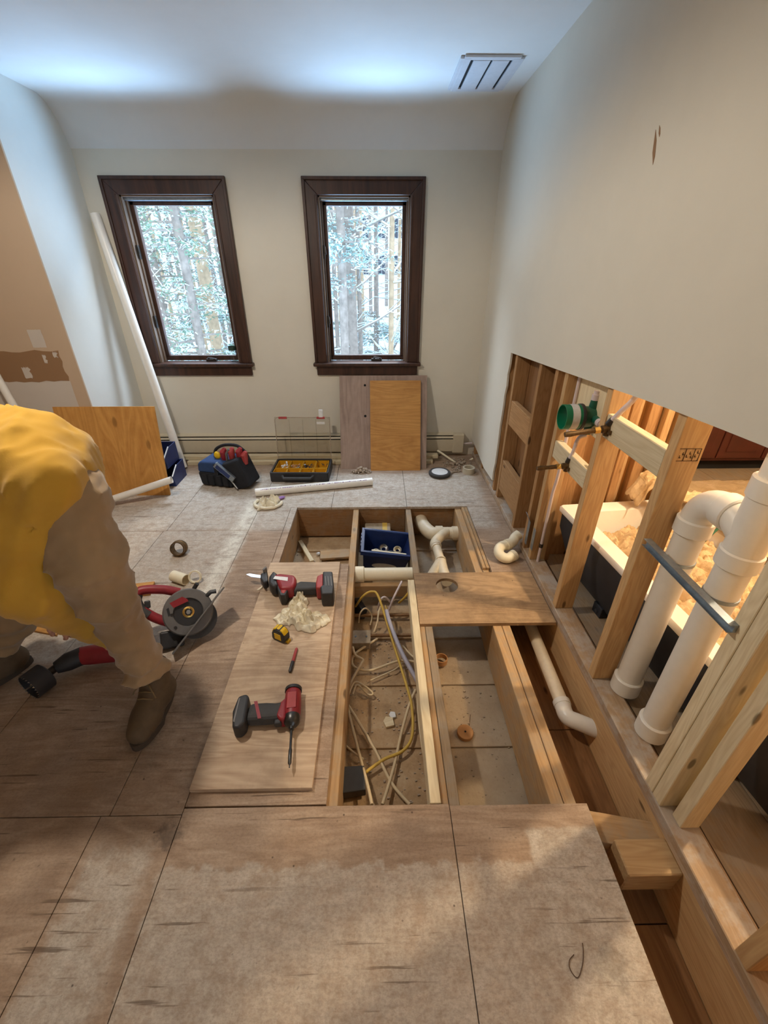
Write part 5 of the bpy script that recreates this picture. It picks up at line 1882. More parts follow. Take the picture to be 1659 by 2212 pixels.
# ================================================================== IN THE FLOOR BAYS
CRM = T(0.03, 2.37, -0.218, rx=8, ry=8) @ Matrix.Scale(1.06, 4)
cr = thing('parts_crate', 'dark blue plastic crate of pipe fittings sunk in the middle floor bay', 'crate', CRM)
cw0, cw1, cd0, cd1, chh = 0.125, 0.148, 0.08, 0.10, 0.185
def ring(wx, wy, z):
    return [(-wx, -wy, z), (wx, -wy, z), (wx, wy, z), (-wx, wy, z)]
lo_ = loft(CRM, [ring(cw0, cd0, 0), ring(cw1, cd1, chh), ring(cw1 + 0.012, cd1 + 0.012, chh), ring(cw1 + 0.012, cd1 + 0.012, chh - 0.03), ring(cw1 + 0.008, cd1 + 0.008, chh - 0.03), ring(cw1 + 0.006, cd1 + 0.006, chh - 0.004), ring(cw1 - 0.005, cd1 - 0.005, chh - 0.002), ring(cw0 - 0.005, cd0 - 0.005, 0.006)], True, True)
lo_.obj('tub', 'blue_plastic', cr, 0)
for s in (-1, 1):
    for y in (-0.05, -0.02, 0.02, 0.05):
        G(CRM).box((s * (cw1 + 0.010), y - 0.010, chh - 0.06), (s * (cw1 + 0.016), y + 0.010, chh)).obj('rim_rib', 'blue_plastic', cr, 0)
G(CRM).lathe([(0.078, 0.0), (0.078, 0.0015), (0, 0.0015)], T(0, -0.0855, 0.055, rx=98 - 4) @ Matrix.Diagonal((1, 0.32, 1, 1)), 30).obj('oval_label', 'label_white', cr, 40)
for (x, y, r_) in ((0.035, -0.03, 0.038), (-0.06, -0.02, 0.03), (-0.01, 0.03, 0.034), (0.08, 0.03, 0.028)):
    o = G(T(*(CRM @ Vector((x, y, 0.10))))).lathe([(r_ * 0.4, -0.012), (r_, -0.01), (r_, 0.004), (r_ * 0.72, 0.012), (r_ * 0.7, -0.012)], T(rx=25), 24, True).obj('drain_fitting', 'steel' if r_ > 0.033 else 'pvc_cream', None, 40)
    tag(o, 'shiny round drain fitting in the dark blue crate' if r_ > 0.033 else 'cream round pipe fitting in the dark blue crate', 'pipe fitting', 'fittings in the blue crate')
o = G(T(*(CRM @ Vector((0.01, -0.075, 0.165))), ry=9)).box((-0.11, -0.008, -0.006), (0.12, 0.008, 0.006)).obj('plastic_strip', 'pvc_cream', None, 0, 0.003)
tag(o, 'flat cream plastic strip lying along the front rim of the dark blue crate', 'strip')

def cable(label, pts, r=0.0055, mat='cable_cream', name='cable', cat='cable'):
    P = [PZ(x, y, z) for x, y, z in pts]
    o0 = P[0].copy()
    o = G(Matrix.Translation(o0)).tube([p - o0 for p in smoothpath(P, 7)], r, 10).obj(name, mat, None, 80)
    return tag(o, label, cat)


B = -0.24
cable('thick grey conduit with a brass tip lying in the middle floor bay', [(835, 1318, -0.10), (842, 1345, -0.12), (868, 1410, -0.15), (905, 1478, -0.19), (925, 1520, -0.22)], 0.011, 'cable_grey', 'conduit', 'conduit')
p = PZ(835, 1318, -0.10)
q = (p - PZ(842, 1345, -0.12)).normalized()
o = G(Matrix.Translation(p)).cyl((0, 0, 0), q * 0.03, 0.007, 0.004).obj('conduit_tip', 'brass', None)
tag(o, 'small brass tip on the end of the grey conduit', 'fitting')
cable('yellow cable arching over the joist bay and running down to the black box', [(768, 1310, -0.20), (785, 1287, -0.08), (803, 1278, -0.06), (818, 1290, -0.07), (845, 1375, -0.16), (878, 1480, -0.2), (890, 1530, -0.22), (890, 1590, -0.235), (870, 1622, -0.235), (830, 1640, -0.235), (790, 1668, -0.24)], 0.0065, 'cable_yellow')
cable('short yellow cable end poking out beside the pale sister joist', [(862, 1302, -0.16), (875, 1290, -0.10), (884, 1278, -0.06)], 0.0065, 'cable_yellow')
cable('cream cable looping to a hairpin beside the left joist', [(900, 1430, B + 0.02), (860, 1428, B + 0.02), (800, 1448, B), (765, 1440, B), (762, 1420, B + 0.01), (780, 1402, B + 0.01), (815, 1380, B + 0.01)], 0.0065)
cable('cream cable with a squared loop near the junction box', [(748, 1500, B), (760, 1470, B), (780, 1435, B + 0.02), (784, 1425, B + 0.02), (768, 1415, B + 0.03), (762, 1398, B + 0.03)], 0.0065)
cable('long cream cable running past the black box along the bay edge', [(748, 1480, B), (752, 1530, B), (775, 1625, B + 0.02), (795, 1700, B + 0.03), (803, 1738, B + 0.04)], 0.0065)
cable('cream cable crossing the dusty bay floor under the other cables', [(750, 1520, B), (775, 1560, B), (810, 1620, B), (845, 1690, B), (885, 1738, B)], 0.0065)
cable('cream cable sweeping from the pale sister joist past the wood chip', [(898, 1490, B + 0.03), (885, 1520, B + 0.02), (868, 1580, B), (850, 1660, B), (826, 1738, B + 0.02)], 0.0065)
cable('cream cable hugging the base of the pale sister joist', [(900, 1490, B + 0.02), (905, 1560, B), (915, 1630, B), (932, 1700, B)], 0.005)
cable('small cream cable loop beside the black plate', [(750, 1465, B), (748, 1510, B), (765, 1475, B + 0.02), (785, 1480, B + 0.02), (805, 1497, B), (795, 1500, B), (772, 1480, B), (762, 1500, B)], 0.0048)
cable('white cable standing up beside the grey conduit', [(840, 1318, -0.18), (850, 1292, -0.10), (862, 1268, -0.06), (868, 1256, -0.05)], 0.0065, 'pex_white')
cable('white cable hoop arching near the far blocking', [(816, 1318, -0.2), (822, 1296, -0.10), (832, 1290, -0.09), (842, 1300, -0.14)], 0.006, 'pex_white')
cable('thin cream cable loop above the junction box', [(775, 1345, -0.2), (778, 1325, -0.12), (790, 1314, -0.1), (803, 1330, -0.16), (800, 1350, -0.2)], 0.004)
cable('cream cable dropping from the junction box corner', [(808, 1365, -0.2), (815, 1345, -0.17), (818, 1322, -0.15), (822, 1310, -0.15)], 0.0055)
cable('thin cable crossing under the grey conduit to the joist', [(800, 1470, B), (850, 1448, B), (880, 1430, B), (905, 1475, B + 0.05), (918, 1490, -0.12)], 0.004)
cable('thin dusty cable curling up to the black box', [(745, 1560, B), (742, 1600, B), (760, 1622, B), (785, 1640, B)], 0.0045)
cable('pale cable bend against the pale sister joist', [(870, 1395, B + 0.02), (885, 1412, B + 0.03), (900, 1425, B + 0.05)], 0.005)

# junction box with cables, black plate, scraps
p = PZ(780, 1375, -0.20)
JM = T(p.x, p.y, -0.253)
jb = thing('junction_box', 'small dusty metal junction box at the side of the middle bay', 'junction box', JM)
G(JM).box((-0.05, -0.045, 0), (0.05, 0.045, 0.05)).obj('box', 'duct_foil', jb, 0, 0.004)
G(JM).box((-0.052, -0.047, 0.05), (0.052, 0.047, 0.053)).obj('cover', 'duct_foil', jb, 0, 0.001)
for (x, y) in ((-0.03, 0.0), (0.03, 0.0)):
    G(JM).cyl((x, y, 0.052), (x, y, 0.056), 0.005, seg=10).obj('screw', 'dark_steel', jb)
for x in (-0.03, 0.0, 0.03):
    G(JM).cyl((x, 0.044, 0.03), (x, 0.062, 0.03), 0.008, seg=12).obj('cable_clamp', 'steel', jb)
p = PZ(762, 1687, -0.225)
o = G(T(p.x, p.y, -0.254, rz=4)).prism([(-0.042, -0.05), (0.05, -0.045), (0.048, 0.05), (-0.04, 0.052)], 0, 0.045).obj('black_plate', 'tool_black', None, 0, 0.004)
tag(o, 'black square plastic box lying under the cream cables in the middle bay', 'box')
p = PZ(772, 1310, -0.2)
o = G(T(p.x + 0.0, p.y, -0.253, ry=20, rz=25)).box((-0.02, -0.06, 0), (0.02, 0.06, 0.07)).cyl((0, 0.02, 0.07), (0, 0.02, 0.085), 0.012).obj('black_connector', 'tool_black', None, 0, 0.004)
tag(o, 'black plastic connector under the yellow cable arch', 'connector')
for px, py, s, lab, mt in ((840, 1560, 0.022, 'small wood chip with a screw hole on the dusty bay floor', 'stud_wood_pale'), (848, 1545, 0.014, 'tiny white plaster chip beside the wood chip on the bay floor', 'label_white')):
    p = PZ(px, py, -0.265)
    o = G(T(p.x, p.y, -0.272, rz=20)).prism([(-s, -s), (s * 0.8, -s * 1.2), (s * 1.1, s * 0.6), (-s * 0.2, s * 1.3), (-s * 1.1, s * 0.5)], 0, 0.014).obj('chip', mt, None, 0, 0.002)
    tag(o, lab, 'chip')
p = PZ(1005, 1582, -0.25)
KM = T(p.x, p.y, -0.272)
t = thing('wood_plug', 'round wooden plug cut by a hole saw lying in the bay', 'wood plug', KM)
G(KM).lathe([(0.003, 0.028), (0.034, 0.028), (0.036, 0.026), (0.036, 0.0), (0.003, 0.0)], None, 30, True).obj('disc', 'orange_sponge', t, 40)
G(KM).lathe([(0.0045, 0.0281), (0.0045, 0.0286), (0, 0.0286)], None, 12).obj('pilot_hole', 'black_void', t)
G(KM).tube([(0.02, 0.02, 0.0), (0.03, 0.05, 0.0015), (0.045, 0.10, 0.002)], 0.0012, 5).obj('splinter', 'ink', t)
p = PZ(953, 1430, -0.255)
KM = T(p.x, p.y, -0.254)
o = G(KM).lathe([(0.032, 0), (0.032, 0.03), (0.027, 0.03), (0.027, 0)], None, 26, True).obj('pipe_ring', 'orange_sponge', None, 40)
tag(o, 'brownish plastic ring standing in the bay by the wood plug', 'ring')
a, b = PZ(648, 1168, -0.23), PZ(674, 1212, -0.23)
lumber_thing('wood_stick', 'thin wooden stick lying slanted in the floor bay beside the blue crate', 'stick', (a.x, a.y, -0.225), (b.x, b.y, -0.225), 0.03, 0.02, 'stud_wood_pale')
p = PZ(700, 1150, -0.24)
lumber_thing('wood_offcut', 'flat wooden offcut on the bottom of the floor bay beside the blue crate', 'board', (-0.42, 2.50, -0.235), (-0.20, 2.52, -0.235), 0.10, 0.018, 'joist_wood')
p = PZ(688, 1197, -0.26)
o = G(T(p.x, p.y, -0.272)).sphere((0, 0, 0.014), 0.016, 10, 8, (1, 0.8, 0.85)).obj('plaster_lump', 'label_white', None)
tag(o, 'small white plaster lump in the floor bay beside the blue crate', 'debris')
for (x0, x1, y0, y1, n, sd, nm) in ((-0.14, 0.17, 0.8, 1.75, 260, 4, 'sawdust and grit strewn over the middle floor bay'), (0.30, 0.56, 0.8, 1.5, 60, 5, 'sparse grit lying around the wood plug'), (-0.58, -0.2, 2.1, 2.7, 80, 6, 'grit lying in the floor bay beside the blue crate')):
    r_ = np.random.RandomState(sd)
    g = G(T((x0 + x1) / 2, (y0 + y1) / 2, -0.272))
    for q in range(n):
        s = r_.uniform(0.002, 0.006)
        g.cbox((r_.uniform(x0, x1) - (x0 + x1) / 2, r_.uniform(y0, y1) - (y0 + y1) / 2, s / 2), (s * 1.6, s, s), T(0, 0, 0, rz=r_.uniform(0, 20)))
    tag(g.obj('grit', 'debris_dust', None, 0), nm, 'grit', kind='stuff')

# ---- near-floor bits
cable('thin dark wire bent in a loop on the whitish plywood floor', [(1258, 2037, 0.002), (1260, 2055, 0.002), (1258, 2085, 0.003), (1248, 2112, 0.002), (1232, 2095, 0.004), (1230, 2075, 0.003), (1240, 2062, 0.002)], 0.001, 'ink', 'wire', 'wire')

# ---- ceiling vent
vp = [PZ(*q, ZC) for q in ((980, 195), (1087, 192), (1114, 122), (996, 118))]
x0, x1 = (vp[0].x + vp[3].x) / 2, (vp[1].x + vp[2].x) / 2
y0, y1 = (vp[3].y + vp[2].y) / 2, (vp[0].y + vp[1].y) / 2
y1 = min(y1, 3.48)
VM_ = T((x0 + x1) / 2, (y0 + y1) / 2, ZC)
cv = thing('ceiling_vent', 'square white slotted air vent on the ceiling', 'vent', VM_)
w, d = (x1 - x0) / 2, (y1 - y0) / 2
g = G(VM_)
for s in (-1, 1):
    g.box((s * w - 0.02, -d, -0.012), (s * w + 0.02, d, -0.0005)).box((-w, s * d - 0.02, -0.012), (w, s * d + 0.02, -0.0005))
g.obj('frame', 'vent_white', cv, 0, 0.003)
G(VM_).box((-w, -d, -0.004), (w, d, -0.0008)).obj('cavity', 'black_void', cv, 0)
for xa, xb in ((-w + 0.052, -0.006), (0.006, w - 0.052)):
    G(VM_).box((xa, -d + 0.018, -0.014), (xb, d - 0.018, -0.005)).obj('louver', 'vent_white', cv, 0, 0.002)
for s_ in (-1, 1):
    G(VM_).box((min(s_ * w, s_ * (w - 0.036)), -d, -0.013), (max(s_ * w, s_ * (w - 0.036)), d, -0.004)).obj('louver', 'vent_white', cv, 0, 0.002)

# ---- water bottle on the left sill
bp = Vector((-1.505 + 0.27, 3.845, WZ0))
BM = T(*bp)
wb = thing('water_bottle', 'clear plastic water bottle with dark green label on the window sill', 'bottle', BM)
G(BM).lathe([(0.022, 0.0), (0.030, 0.004), (0.031, 0.03), (0.028, 0.05), (0.031, 0.07), (0.031, 0.125), (0.024, 0.15), (0.012, 0.172), (0.012, 0.185)], None, 26).obj('body', 'bottle_clear', wb, 50)
G(BM).lathe([(0.0315, 0.092), (0.0315, 0.124), (0.0310, 0.124), (0.0310, 0.092)], None, 26, True).obj('label', 'label_green', wb, 40)
G(BM).lathe([(0.014, 0.183), (0.014, 0.198), (0.0, 0.199)], None, 20).obj('cap', 'label_white', wb, 40)
G(BM).lathe([(0.027, 0.005), (0.029, 0.03), (0.026, 0.05), (0.029, 0.06), (0.0, 0.06)], None, 24).obj('water', 'bottle_clear', wb, 50)
# ================================================================== THE WORKER (bent over, facing left)
def V3(p):
    return np.array([p[0], p[1], p[2]], float)


HIP = V3(PY(138, 1075, 1.15)); KNEE = V3(PY(190, 1215, 1.08)); ANK = V3(PY(316, 1440, 1.13))
HIP2 = HIP + np.array([-0.20, 0.15, 0.0]); KNEE2 = np.array([-1.36, 1.40, 0.52]); ANK2 = np.array([-1.63, 1.31, 0.14])
WAIST = V3(PY(70, 1016, 1.24)); CHEST = np.array([-1.36, 1.16, 1.00])
SHN = np.array([-1.40, 0.98, 0.93]); SHF = np.array([-1.50, 1.34, 0.93])
ELB = V3(PY(70, 1262, 1.06)); WRI = V3(PY(236, 1380, 1.26))
ELF = np.array([-1.52, 1.42, 0.60]); WRF = np.array([-1.36, 1.36, 0.32])
NAPE = np.array([-1.60, 1.14, 0.93]); SKULL = np.array([-1.74, 1.10, 0.84])
PE = thing('person', 'worker in a yellow sweatshirt and khaki trousers bending over a drill', 'person', T(-1.15, 1.2, 0))


def body_sdf(P):
    d = sd_cap(P, (HIP + HIP2) / 2, CHEST, 0.09, 0.13)
    for a, b, r0, r1 in ((HIP, KNEE, 0.075, 0.055), (KNEE, ANK, 0.056, 0.038), (HIP2, KNEE2, 0.075, 0.055), (KNEE2, ANK2, 0.056, 0.038),
                         (SHN, ELB, 0.052, 0.042), (ELB, WRI, 0.040, 0.028), (SHF, ELF, 0.052, 0.042), (ELF, WRF, 0.040, 0.028)):
        d = smin(d, sd_cap(P, a, b, r0, r1), 0.03)
    d = smin(d, sd_cap(P, SHN, SHF, 0.07, 0.07), 0.06)
    d = smin(d, sd_cap(P, NAPE + (CHEST - NAPE) * 0.3, NAPE + (SKULL - NAPE) * 0.5, 0.062, 0.055), 0.04)
    return d


def head_sdf(P):
    # face looks down-left
    f = np.array([-0.55, -0.1, -0.83]); f /= np.linalg.norm(f)
    u = SKULL - NAPE; u = u - f * (u @ f); u /= np.linalg.norm(u)
    s = np.cross(u, f)
    Q = P - SKULL
    q = np.stack([Q @ s, Q @ f, Q @ u], -1)
    d = np.sqrt((q[..., 0] / 0.074) ** 2 + (q[..., 1] / 0.095) ** 2 + (q[..., 2] / 0.115) ** 2) * 0.08 - 0.08
    c = lambda p: np.array(p, float)
    d = smin(d, sd_cap(q, (0, 0.03, -0.06), (0, 0.05, -0.095), 0.05, 0.034), 0.03)           # jaw
    d = smin(d, sd_cap(q, (0, 0.088, 0.01), (0, 0.112, -0.028), 0.009, 0.014), 0.012)         # nose
    d = smin(d, sd_cap(q, (-0.022, 0.090, -0.062), (0.022, 0.090, -0.062), 0.007, 0.007), 0.008)  # mouth
    d = smin(d, sd_cap(q, (-0.035, 0.082, 0.025), (0.035, 0.082, 0.025), 0.010, 0.010), 0.015)    # brow
    for k in (-1, 1):
        d = np.maximum(d, -(np.sqrt(((q - c((k * 0.032, 0.094, 0.004))) ** 2).sum(-1)) - 0.012))
        d = np.minimum(d, np.sqrt(((q - c((k * 0.032, 0.080, 0.004))) ** 2).sum(-1)) - 0.012)
        d = smin(d, sd_cap(q, (k * 0.076, -0.005, 0.02), (k * 0.074, 0.0, -0.025), 0.014, 0.010), 0.006)
    d = smin(d, sd_cap(P, NAPE, NAPE + (SKULL - NAPE) * 0.6, 0.056, 0.052), 0.02)
    return d


def hand_sdf(W, D, up, curl):
    W = np.array(W, float); D = np.array(D, float); D /= np.linalg.norm(D)
    up = np.array(up, float); up -= D * (up @ D); up /= np.linalg.norm(up)
    sd = np.cross(D, up)
    def fn(P):
        Q = P - W
        q = np.stack([Q @ D, Q @ sd, Q @ up], -1)
        d = sd_cap(q, (0.0, 0, 0), (0.03, 0, 0), 0.026, 0.026)
        d = smin(d, sd_cap(q, (0.05, -0.022, 0), (0.05, 0.022, 0), 0.019, 0.019), 0.02)
        d = smin(d, sd_cap(q, (0.085, -0.026, 0), (0.085, 0.028, 0), 0.014, 0.015), 0.02)
        for y, L in ((-0.030, 0.062), (-0.010, 0.078), (0.010, 0.084), (0.030, 0.074)):
            a = np.array([0.09, y, 0.0])
            b = a + np.array([L * 0.42, y * 0.1, -L * 0.18 * curl])
            c = b + np.array([L * 0.22, 0, -L * 0.38 * curl])
            e = c + np.array([-L * 0.02, 0, -L * 0.34 * curl])
            d = smin(d, sd_cap(q, a, b, 0.0098, 0.0092), 0.006)
            d = np.minimum(d, sd_cap(q, b, c, 0.0092, 0.0085))
            d = np.minimum(d, sd_cap(q, c, e, 0.0085, 0.0075))
        t0, t1, t2 = np.array([0.035, 0.026, -0.006]), np.array([0.068, 0.052, -0.026]), np.array([0.094, 0.052, -0.046])
        d = smin(d, sd_cap(q, t0, t1, 0.014, 0.0115), 0.012)
        d = smin(d, sd_cap(q, t1, t2, 0.0115, 0.0095), 0.006)
        return d
    return fn


def build_body():
    vs, fs = [], []
    n0 = 0
    dn = (WRI - ELB); df = (WRF - ELF)
    for fn, lo, hi, h in ((body_sdf, (-1.80, 0.85, 0.08), (-0.70, 1.60, 1.25), 0.015), (head_sdf, SKULL - 0.17, SKULL + 0.17, 0.006),
                          (hand_sdf(WRI, dn, (-0.35, 0.2, 0.9), 1.0), WRI - 0.16, WRI + 0.2, 0.0045),
                          (hand_sdf(WRF, df, (0.2, -0.1, 0.9), 0.6), WRF - 0.16, WRF + 0.2, 0.0045)):
        lo, hi = np.array(lo), np.array(hi)
        n = np.ceil((hi - lo) / h).astype(int) + 1
        P = np.stack(np.meshgrid(*[lo[i] + h * np.arange(n[i]) for i in range(3)], indexing='ij'), -1)
        V, Q = surfnet(fn(P), lo, h)
        vs.append(V); fs.append(Q + n0); n0 += len(V)
    me = bpy.data.meshes.new('body')
    me.from_pydata(np.concatenate(vs).tolist(), [], np.concatenate(fs).tolist())
    bm = bmesh.new(); bm.from_mesh(me)
    bmesh.ops.smooth_vert(bm, verts=bm.verts, factor=0.5, use_axis_x=True, use_axis_y=True, use_axis_z=True)
    bmesh.ops.recalc_face_normals(bm, faces=bm.faces)
    bm.to_mesh(me); bm.free()
    me.transform(WM[PE].inverted())
    return link(me, 'body', 'skin', PE, WM[PE], 180)


build_body()


def hair_sdf(P):
    f = np.array([-0.55, -0.1, -0.83]); f /= np.linalg.norm(f)
    u = SKULL - NAPE; u = u - f * (u @ f); u /= np.linalg.norm(u)
    Q = P - SKULL
    s = np.cross(u, f)
    q = np.stack([Q @ s, Q @ f, Q @ u], -1)
    d = np.sqrt((q[..., 0] / 0.082) ** 2 + (q[..., 1] / 0.103) ** 2 + (q[..., 2] / 0.124) ** 2) * 0.09 - 0.09 + 0.003 * vnoise(P, 140, 2)
    cut = np.minimum(q[..., 2] - 0.035, -q[..., 1] + 0.045)
    return np.maximum(d, -(np.maximum(q[..., 2] - 0.05, -q[..., 1] - 0.012)))


sdf_obj('hair', hair_sdf, SKULL - 0.16, SKULL + 0.16, 0.008, 'hair_dark', PE, WM[PE], relax=1)

WN = 1.0


def shirt_sdf(P):
    torso = sd_cap(P, WAIST, CHEST, 0.178, 0.20)
    belly = sd_cap(P, WAIST + np.array([-0.06, -0.02, -0.06]), CHEST + np.array([0.10, -0.08, -0.12]), 0.165, 0.17)
    d = smin(torso, belly, 0.08)
    d = smin(d, sd_cap(P, SHN, SHF, 0.12, 0.12), 0.10)
    d = smin(d, sd_cap(P, SHN, ELB, 0.115, 0.105), 0.07)
    d = smin(d, sd_cap(P, ELB, WRI, 0.100, 0.048), 0.05)
    # slack cloth between the belly and the sleeve
    d = smin(d, sd_cap(P, V3(PY(60, 1150, 1.10)), V3(PY(120, 1285, 1.12)), 0.125, 0.075), 0.07)
    d = smin(d, sd_cap(P, SHF, ELF, 0.105, 0.085), 0.05)
    d = smin(d, sd_cap(P, ELF, WRF, 0.085, 0.050), 0.04)
    d = smin(d, sd_cap(P, WAIST, V3(PY(108, 1036, 1.11)), 0.15, 0.100), 0.12)
    # hem plane at the hips
    n = np.array([0.80, -0.08, 0.52]); n /= np.linalg.norm(n)
    hem = (P - V3(PY(170, 1010, 1.15))) @ n
    # folds: gathers running from hem to armpit and down the sleeve
    ax = np.array([-0.45, -0.15, -0.88]); ax /= np.linalg.norm(ax)
    Q = P - 0.93 * (P @ ax)[..., None] * ax + 0.03 * vnoise(P, 7, 40)[..., None]
    w = -0.026 * np.clip(1 - 1.5 * np.abs(vnoise(Q, 22, 21)), 0, 1) ** 1.3 * np.clip(0.7 + 0.8 * vnoise(P, 8, 41), 0, 1)
    w = w - 0.010 * np.clip(1 - 1.6 * np.abs(vnoise(Q, 46, 22)), 0, 1) ** 1.5
    w = w * np.clip((-hem + 0.09) / 0.12, 0.15, 1)
    w = w + 0.018 + 0.005 * vnoise(P, 11, 6)
    d = d + w
    d = np.maximum(d, hem - 0.115)
    # neck opening
    nn_ = (NAPE - CHEST) / np.linalg.norm(NAPE - CHEST)
    d = np.maximum(d, (P - NAPE) @ nn_ - 0.0)
    for a, b in ((ELB, WRI), (ELF, WRF)):
        k = (b - a) / np.linalg.norm(b - a)
        near = np.sqrt(((P - b) ** 2).sum(-1)) < 0.12
        d = np.where(near, np.maximum(d, (P - b) @ k - 0.012), d)
    return d


sdf_obj('sweatshirt', shirt_sdf, (-1.85, 0.72, 0.14), (-0.60, 1.68, 1.34), 0.010, 'sweat_yellow', PE, WM[PE], relax=1)


def trouser_sdf(P):
    d = sd_cap(P, (HIP + HIP2) / 2 + np.array([0.0, 0, 0.02]), (WAIST + HIP) / 2 + np.array([-0.10, 0.06, -0.02]), 0.125, 0.13)
    d = smin(d, sd_cap(P, HIP + np.array([-0.03, 0.04, 0.0]), WAIST + np.array([-0.02, 0, -0.02]), 0.105, 0.13), 0.03)
    d = smin(d, sd_cap(P, HIP + np.array([0.01, 0, -0.01]), KNEE, 0.104, 0.080), 0.04)
    d = smin(d, sd_cap(P, KNEE, ANK, 0.080, 0.070), 0.03)
    d = smin(d, sd_cap(P, HIP2, KNEE2, 0.118, 0.094), 0.06)
    d = smin(d, sd_cap(P, KNEE2, ANK2, 0.093, 0.073), 0.04)
    # diagonal drag folds at the knee and stacked folds at the cuff
    t = P @ np.array([0.55, 0.0, 0.83])
    kn = np.exp(-((P[..., 2] - 0.60) / 0.22) ** 2)
    cu = np.exp(-((P[..., 2] - 0.22) / 0.07) ** 2)
    d = d - 0.020 * kn * (1 - np.abs(np.sin(t * 26 + 2.8 * vnoise(P, 6, 3)))) ** 2
    ax = np.array([0.62, -0.45, 0.64]); ax /= np.linalg.norm(ax)
    Q = P - 0.88 * (P @ ax)[..., None] * ax
    d = d + 0.006 - 0.024 * np.clip(1 - 1.6 * np.abs(vnoise(Q, 32, 31)), 0, 1) ** 1.3 * np.clip(0.65 + 0.8 * vnoise(P, 9, 44), 0, 1) - 0.008 * np.clip(1 - 1.6 * np.abs(vnoise(Q, 66, 33)), 0, 1) ** 1.5
    d = d + 0.010 * cu * np.sin(P[..., 2] * 85 + 2 * vnoise(P, 9, 5)) + 0.006 * vnoise(P, 14, 12) + 0.002 * vnoise(P, 34, 13)
    d = np.maximum(d, (0.135 if True else 0) - P[..., 2] + 0.012 * np.sin(P[..., 0] * 30))
    return d


sdf_obj('trousers', trouser_sdf, (-1.85, 0.84, 0.10), (-0.62, 1.66, 1.26), 0.010, 'khaki', PE, WM[PE], relax=1)


def boot(M, tall=0.20):
    def f(P):
        d = sd_cap(P, (0, 0.045, 0.058), (0, -0.10, 0.050), 0.047, 0.050)
        d = smin(d, sd_cap(P, (0.004, -0.09, 0.048), (0.004, -0.145, 0.046), 0.052, 0.044), 0.02)
        d = smin(d, sd_cap(P, (0, 0.02, 0.07), (0, 0.03, tall), 0.052, 0.058), 0.035)
        d = smin(d, sd_cap(P, (0, 0.0, 0.12), (0, -0.075, 0.075), 0.040, 0.040), 0.03)
        # moc-toe seam
        d = d + 0.002 * np.exp(-((np.sqrt((P[..., 0] / 0.8) ** 2 + (P[..., 1] + 0.09) ** 2) - 0.05) / 0.006) ** 2) * (P[..., 2] > 0.06)
        d = np.maximum(d, 0.026 - P[..., 2])
        d = np.maximum(d, P[..., 2] - tall)
        return d + 0.0015 * vnoise(P, 60, 2)
    h = 0.006
    lo, hi = np.array((-0.09, -0.24, 0.0)), np.array((0.09, 0.14, tall + 0.03))
    n = np.ceil((hi - lo) / h).astype(int) + 1
    P = np.stack(np.meshgrid(*[lo[i] + h * np.arange(n[i]) for i in range(3)], indexing='ij'), -1)
    V, Q = surfnet(f(P), lo, h)
    me = bpy.data.meshes.new('boot')
    me.from_pydata(V.tolist(), [], Q.tolist())
    bm = bmesh.new(); bm.from_mesh(me)
    bmesh.ops.smooth_vert(bm, verts=bm.verts, factor=0.5, use_axis_x=True, use_axis_y=True, use_axis_z=True)
    bmesh.ops.recalc_face_normals(bm, faces=bm.faces)
    bm.to_mesh(me); bm.free()
    b = link(me, 'boot', 'boot_leather', PE, M, 180)
    pts = []
    for k in range(28):
        a = 2 * math.pi * k / 28
        y = -0.05 + 0.145 * math.sin(a)
        wx = 0.054 if y < -0.06 else 0.046
        pts.append((wx * math.cos(a) * (1.0 if abs(math.cos(a)) < 0.9 else 1.0) + (0.004 if y < -0.05 else 0), y))
    G(M).prism(pts, 0.0, 0.030).obj('sole', 'boot_sole', b, 0, 0.004)
    for i in range(5):
        y, z = -0.075 + i * 0.018, 0.112 + i * 0.016 - (0.01 if i == 0 else 0)
        G(M).tube([(-0.030, y - 0.004, z - 0.010), (0.0, y - 0.012, z + 0.006), (0.030, y - 0.002, z - 0.010)], 0.0028, 6).obj('lace', 'lace', b)
    G(M).tube(smoothpath([(0.0, -0.02, 0.178), (0.03, -0.05, 0.165), (0.045, -0.06, 0.13)], 4), 0.0026, 6).tube(smoothpath([(0.0, -0.02, 0.178), (-0.03, -0.05, 0.16), (-0.05, -0.05, 0.13)], 4), 0.0026, 6).obj('lace', 'lace', b)
    return b


bt_ = PZ(292, 1612)
bh_ = PZ(356, 1500)
dirv = bt_ - bh_
boot(T((ANK[0]) + 0.0, 1.125, 0, rz=math.degrees(math.atan2(dirv.x, -dirv.y)) * 0.9))
boot(T(ANK2[0] + 0.0, ANK2[1] - 0.02, 0, rz=-35))

# black bag behind the worker's feet, at the picture's left edge
KM = T(-1.86, 1.62, 0, rz=10)
bg = thing('duffel_bag', 'black soft bag on the floor behind the worker', 'bag', KM)
sdf_obj('body', lambda P: smin(sd_cap(P, (-2.05, 1.60, 0.10), (-1.62, 1.66, 0.085), 0.10, 0.085), sd_cap(P, (-1.95, 1.60, 0.16), (-1.70, 1.64, 0.13), 0.07, 0.06), 0.06) + 0.006 * vnoise(P, 22, 3) + 0.0 + np.where(P[..., 2] < 0.004, 1, 0), (-2.25, 1.42, -0.02), (-1.48, 1.82, 0.30), 0.014, 'black_fabric', bg, KM)
G().tube(smoothpath([(-1.95, 1.57, 0.22), (-1.9, 1.52, 0.27), (-1.78, 1.53, 0.25), (-1.74, 1.58, 0.19)], 5), 0.009, 8).obj('handle', 'black_fabric', bg)
